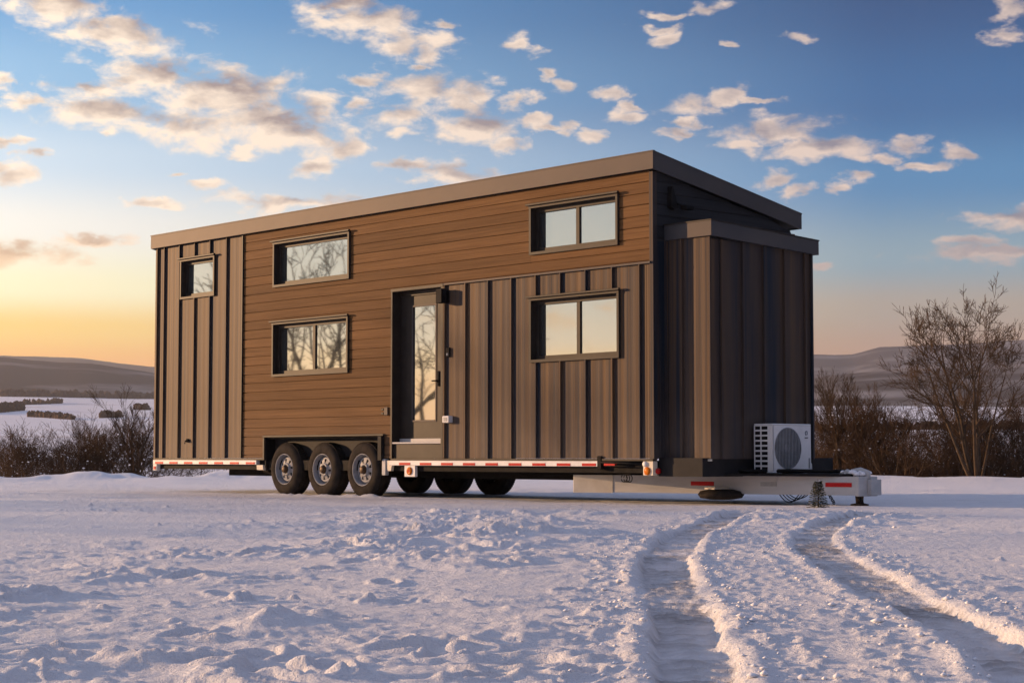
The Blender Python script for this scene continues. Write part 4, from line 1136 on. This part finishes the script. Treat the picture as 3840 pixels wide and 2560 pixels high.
for k, (u, s, r, lab) in enumerate(((3140, 1.0, 46, "slim bare tree rising beside the house's front closet"), (3215, .95, 47.5, "slim bare tree between the house and the large tree"), (3300, 1.02, 49, "slim bare tree just left of the large tree's crown"))):
    x, y = at(u, 0, r); plant("young_tree", ST[(k + 1) % 3], x, y, rng.uniform(0, 6), s, lab, "tree", "young trees of the right hedge")
# trees across the field to the left: seen in the panes, and their shadows on the snow
tallm = [plant_meshes(300 + k, 5, 7.4, .15, 4, .42, .80, (4, 6), up=.14, shrink=.50, trunk=(1.2, .26), wig=.18, rmin=.015) for k in range(2)]
for k, (x, y, s, lab) in enumerate(((-47.5, 36.6, 1.02, "tall bare tree mirrored in the two stacked windows of the wood siding"), (-45.0, 30.9, .92, "tall bare tree mirrored in the door pane"), (-48.5, 34.2, .95, "bare tree mirrored at the right of the two-pane window in the wood siding"), (-52.0, 40.6, .80, "bare tree mirrored faintly in the small square window"))):
    plant("bare_tree", tallm[k % 2], x, y, 1.3 * k, s, lab, "tree", "trees mirrored in the panes", zoff=-.1)

# undergrowth: a thicket of whips that nobody could count
def thicket(name, bounds, n, hgt, seed, label):
    rng = np.random.default_rng(seed); segs = []
    for k in range(n):
        u = rng.uniform(*bounds[:2]); r = rng.uniform(*bounds[2:]); x, y = at(u, 0, r); z = float(base_z(r)) - .1
        p = np.array([x, y, z]); d = np.array([rng.normal(0, .45), rng.normal(0, .45), 1.0]); d /= np.linalg.norm(d)
        h = hgt * rng.uniform(.35, 1.0) * (.78 + .24 * math.sin(u / 41.0 + seed) + .16 * math.sin(u / 15.3)); nn = 4
        for i in range(nn):
            d = d + rng.normal(0, .22, 3); d /= np.linalg.norm(d); q_ = p + d * h / nn
            segs.append((p, q_, .011 * (1 - .2 * i), .011 * (1 - .2 * (i + 1)))); p = q_
            for _ in range(2):
                e = d + rng.normal(0, .7, 3); e /= np.linalg.norm(e); segs.append((p, p + e * h * rng.uniform(.12, .32), .006, .003))
    V, F = branch_mesh(segs, 3)
    o = tag(link(name, mesh_vf(name, V, F, M["shrub"])), label, "undergrowth", kind="stuff")
    return o


thicket("undergrowth", (-2200, 680, 46.5, 62), 4600, 1.35, 1, "dense brown thicket of whips filling the hedge left of the house")
thicket("undergrowth", (2950, 6200, 45.0, 60), 9500, 2.0, 2, "dense brown thicket of whips filling the hedge right of the house")
thicket("undergrowth", (2950, 6200, 66, 95), 9500, 4.0, 9, "tall brown scrub behind the right hedge, below the grey hills")
thicket("undergrowth", (700, 2950, 48, 60), 2500, 1.6, 3, "brown thicket of whips in the hedge behind the house")

# snow caught in the hedge
def clumps(name, bounds, n, seed, label, zr):
    rng = np.random.default_rng(seed); mb = MB()
    for k in range(n):
        u = rng.uniform(*bounds[:2]); r = rng.uniform(*bounds[2:]); x, y = at(u, 0, r); z = float(base_z(r)) + rng.uniform(*zr); s = rng.uniform(.012, .038)
        vs = [(x + s * a * rng.uniform(.6, 1.4), y + s * b_ * rng.uniform(.6, 1.4), z + s * c * rng.uniform(.3, .7)) for a, b_, c in ((1, 0, 0), (0, 1, 0), (-1, 0, 0), (0, -1, 0), (0, 0, 1), (0, 0, -1))]
        mb.add(vs, [(0, 1, 4), (1, 2, 4), (2, 3, 4), (3, 0, 4), (1, 0, 5), (2, 1, 5), (3, 2, 5), (0, 3, 5)], True)
    me = bpy.data.meshes.new(name); me.from_pydata(mb.v, [], mb.f); me.materials.append(M["snow_clump"])
    return tag(link(name, me), label, "snow", kind="stuff")


clumps("caught_snow", (-300, 650, 46, 52), 220, 4, "small clumps of snow caught in the left hedge", (.05, 1.5))
clumps("caught_snow", (2980, 4100, 44.5, 50), 380, 5, "small clumps of snow caught in the right hedge", (.05, 1.7))

# hedgerows on the far fields
def hedgerow(u0, u1, r0, r1, hgt, n, seed, label):
    rng = np.random.default_rng(seed); V, F = [], []
    mb = MB()
    for k in range(n):
        t = rng.uniform(); u = u0 + (u1 - u0) * t; r = r0 + (r1 - r0) * t + rng.normal(0, 3); x, y = at(u, 0, r)
        i = np.argmin(np.abs(vr - r)); z = float(base_z(r)) + r * .0022 * float(fbm(np.array([[x * .004]]), np.array([[y * .004]]), 4, 7)[0, 0]) * float(smooth(90, 400, r))
        z -= r * .0050 * float(smooth(200, 900, r)) * float(smooth(3, 7, math.degrees(math.atan2(x, y))))
        h = hgt * rng.choice([.3, .45, .6, 1.0]) * rng.uniform(.6, 1.2); w_ = hgt * rng.uniform(.2, .5)
        vs = []
        for a in range(6):
            th = a * math.pi / 3
            vs.append((x + w_ * .7 * math.cos(th) * rng.uniform(.7, 1.2), y + w_ * .7 * math.sin(th), z - .5))
        for a in range(6):
            th = a * math.pi / 3
            vs.append((x + w_ * math.cos(th) * rng.uniform(.7, 1.2), y + w_ * math.sin(th), z + h * rng.uniform(.55, .9)))
        vs.append((x + rng.normal(0, .2 * w_), y, z + h))
        mb.add(vs, [(a, (a + 1) % 6, 6 + (a + 1) % 6, 6 + a) for a in range(6)] + [(6 + a, 6 + (a + 1) % 6, 12) for a in range(6)])
    me = bpy.data.meshes.new("hedgerow"); me.from_pydata(mb.v, [], mb.f); me.materials.append(M["shrub"])
    tag(link("hedgerow", me), label, "hedgerow", kind="stuff")


hedgerow(110, 275, 820, 760, 2.6, 220, 1, "dark hedgerow across the pale valley field left of the house")
hedgerow(378, 455, 800, 820, 3.0, 140, 2, "dark clump of far trees on the valley field near the house")
hedgerow(-60, 85, 900, 1000, 4.5, 200, 3, "far trees at the left edge of the valley field")
hedgerow(90, 230, 1250, 1300, 3.5, 160, 4, "thin line of far trees high on the valley field")
hedgerow(505, 560, 1050, 1050, 3.5, 90, 6, "small group of far trees beside the rear corner of the house")
hedgerow(0, 600, 1560, 1600, 6, 700, 7, "long line of far woods along the foot of the left hills")
hedgerow(3040, 3900, 700, 640, 3.0, 600, 8, "line of far trees at the top of the right-hand field")

# the little snowed-up spruce in front of the tongue
sx0, sy0 = survey(3068, 1902)
spr = tag(empty("spruce_seedling", (sx0, sy0, ground_at(sx0, sy0))), "tiny snow-dusted spruce seedling in front of the trailer tongue", "spruce")
mb = MB(); mb.tube([(0, 0, -.03), (0.004, 0, .15), (0, .003, .305)], [.010, .006, .002], 6); mb.build("trunk", M["bark"], spr)
rng = random.Random(8)
mb, ms = MB(), MB()
for k in range(90):
    z = .015 + .27 * k / 90; L_ = .105 * (1 - z / .31) + .012; a = k * 2.4
    for j in range(7):
        t = (j + .6) / 7; c, s_ = math.cos(a), math.sin(a); px, py, pz = L_ * t * c, L_ * t * s_, z - .35 * L_ * t + .1 * L_ * t * t
        for sg in (-1, 1):
            w_ = .034 * (1.15 - .5 * t)
            mb.add([(px, py, pz), (px + c * .022 - sg * s_ * w_, py + s_ * .022 + sg * c * w_, pz + rng.uniform(-.008, .008)), (px + c * .034, py + s_ * .034, pz - .002)], [(0, 1, 2)])
    if rng.random() < .85:
        t = rng.uniform(.4, .9); px, py, pz = L_ * t * math.cos(a), L_ * t * math.sin(a), z - .3 * L_ * t + .006
        s2 = rng.uniform(.007, .014); ms.add([(px + s2 * u, py + s2 * v, pz + s2 * .6 * w_) for u, v, w_ in ((1, 0, 0), (0, 1, 0), (-1, 0, 0), (0, -1, 0), (0, 0, 1))], [(0, 1, 4), (1, 2, 4), (2, 3, 4), (3, 0, 4)], True)
me = bpy.data.meshes.new("crown"); me.from_pydata(mb.v, [], mb.f); me.materials.append(M["needle"]); link("crown", me, spr)
ms.build("snow", M["snow_clump"], spr)
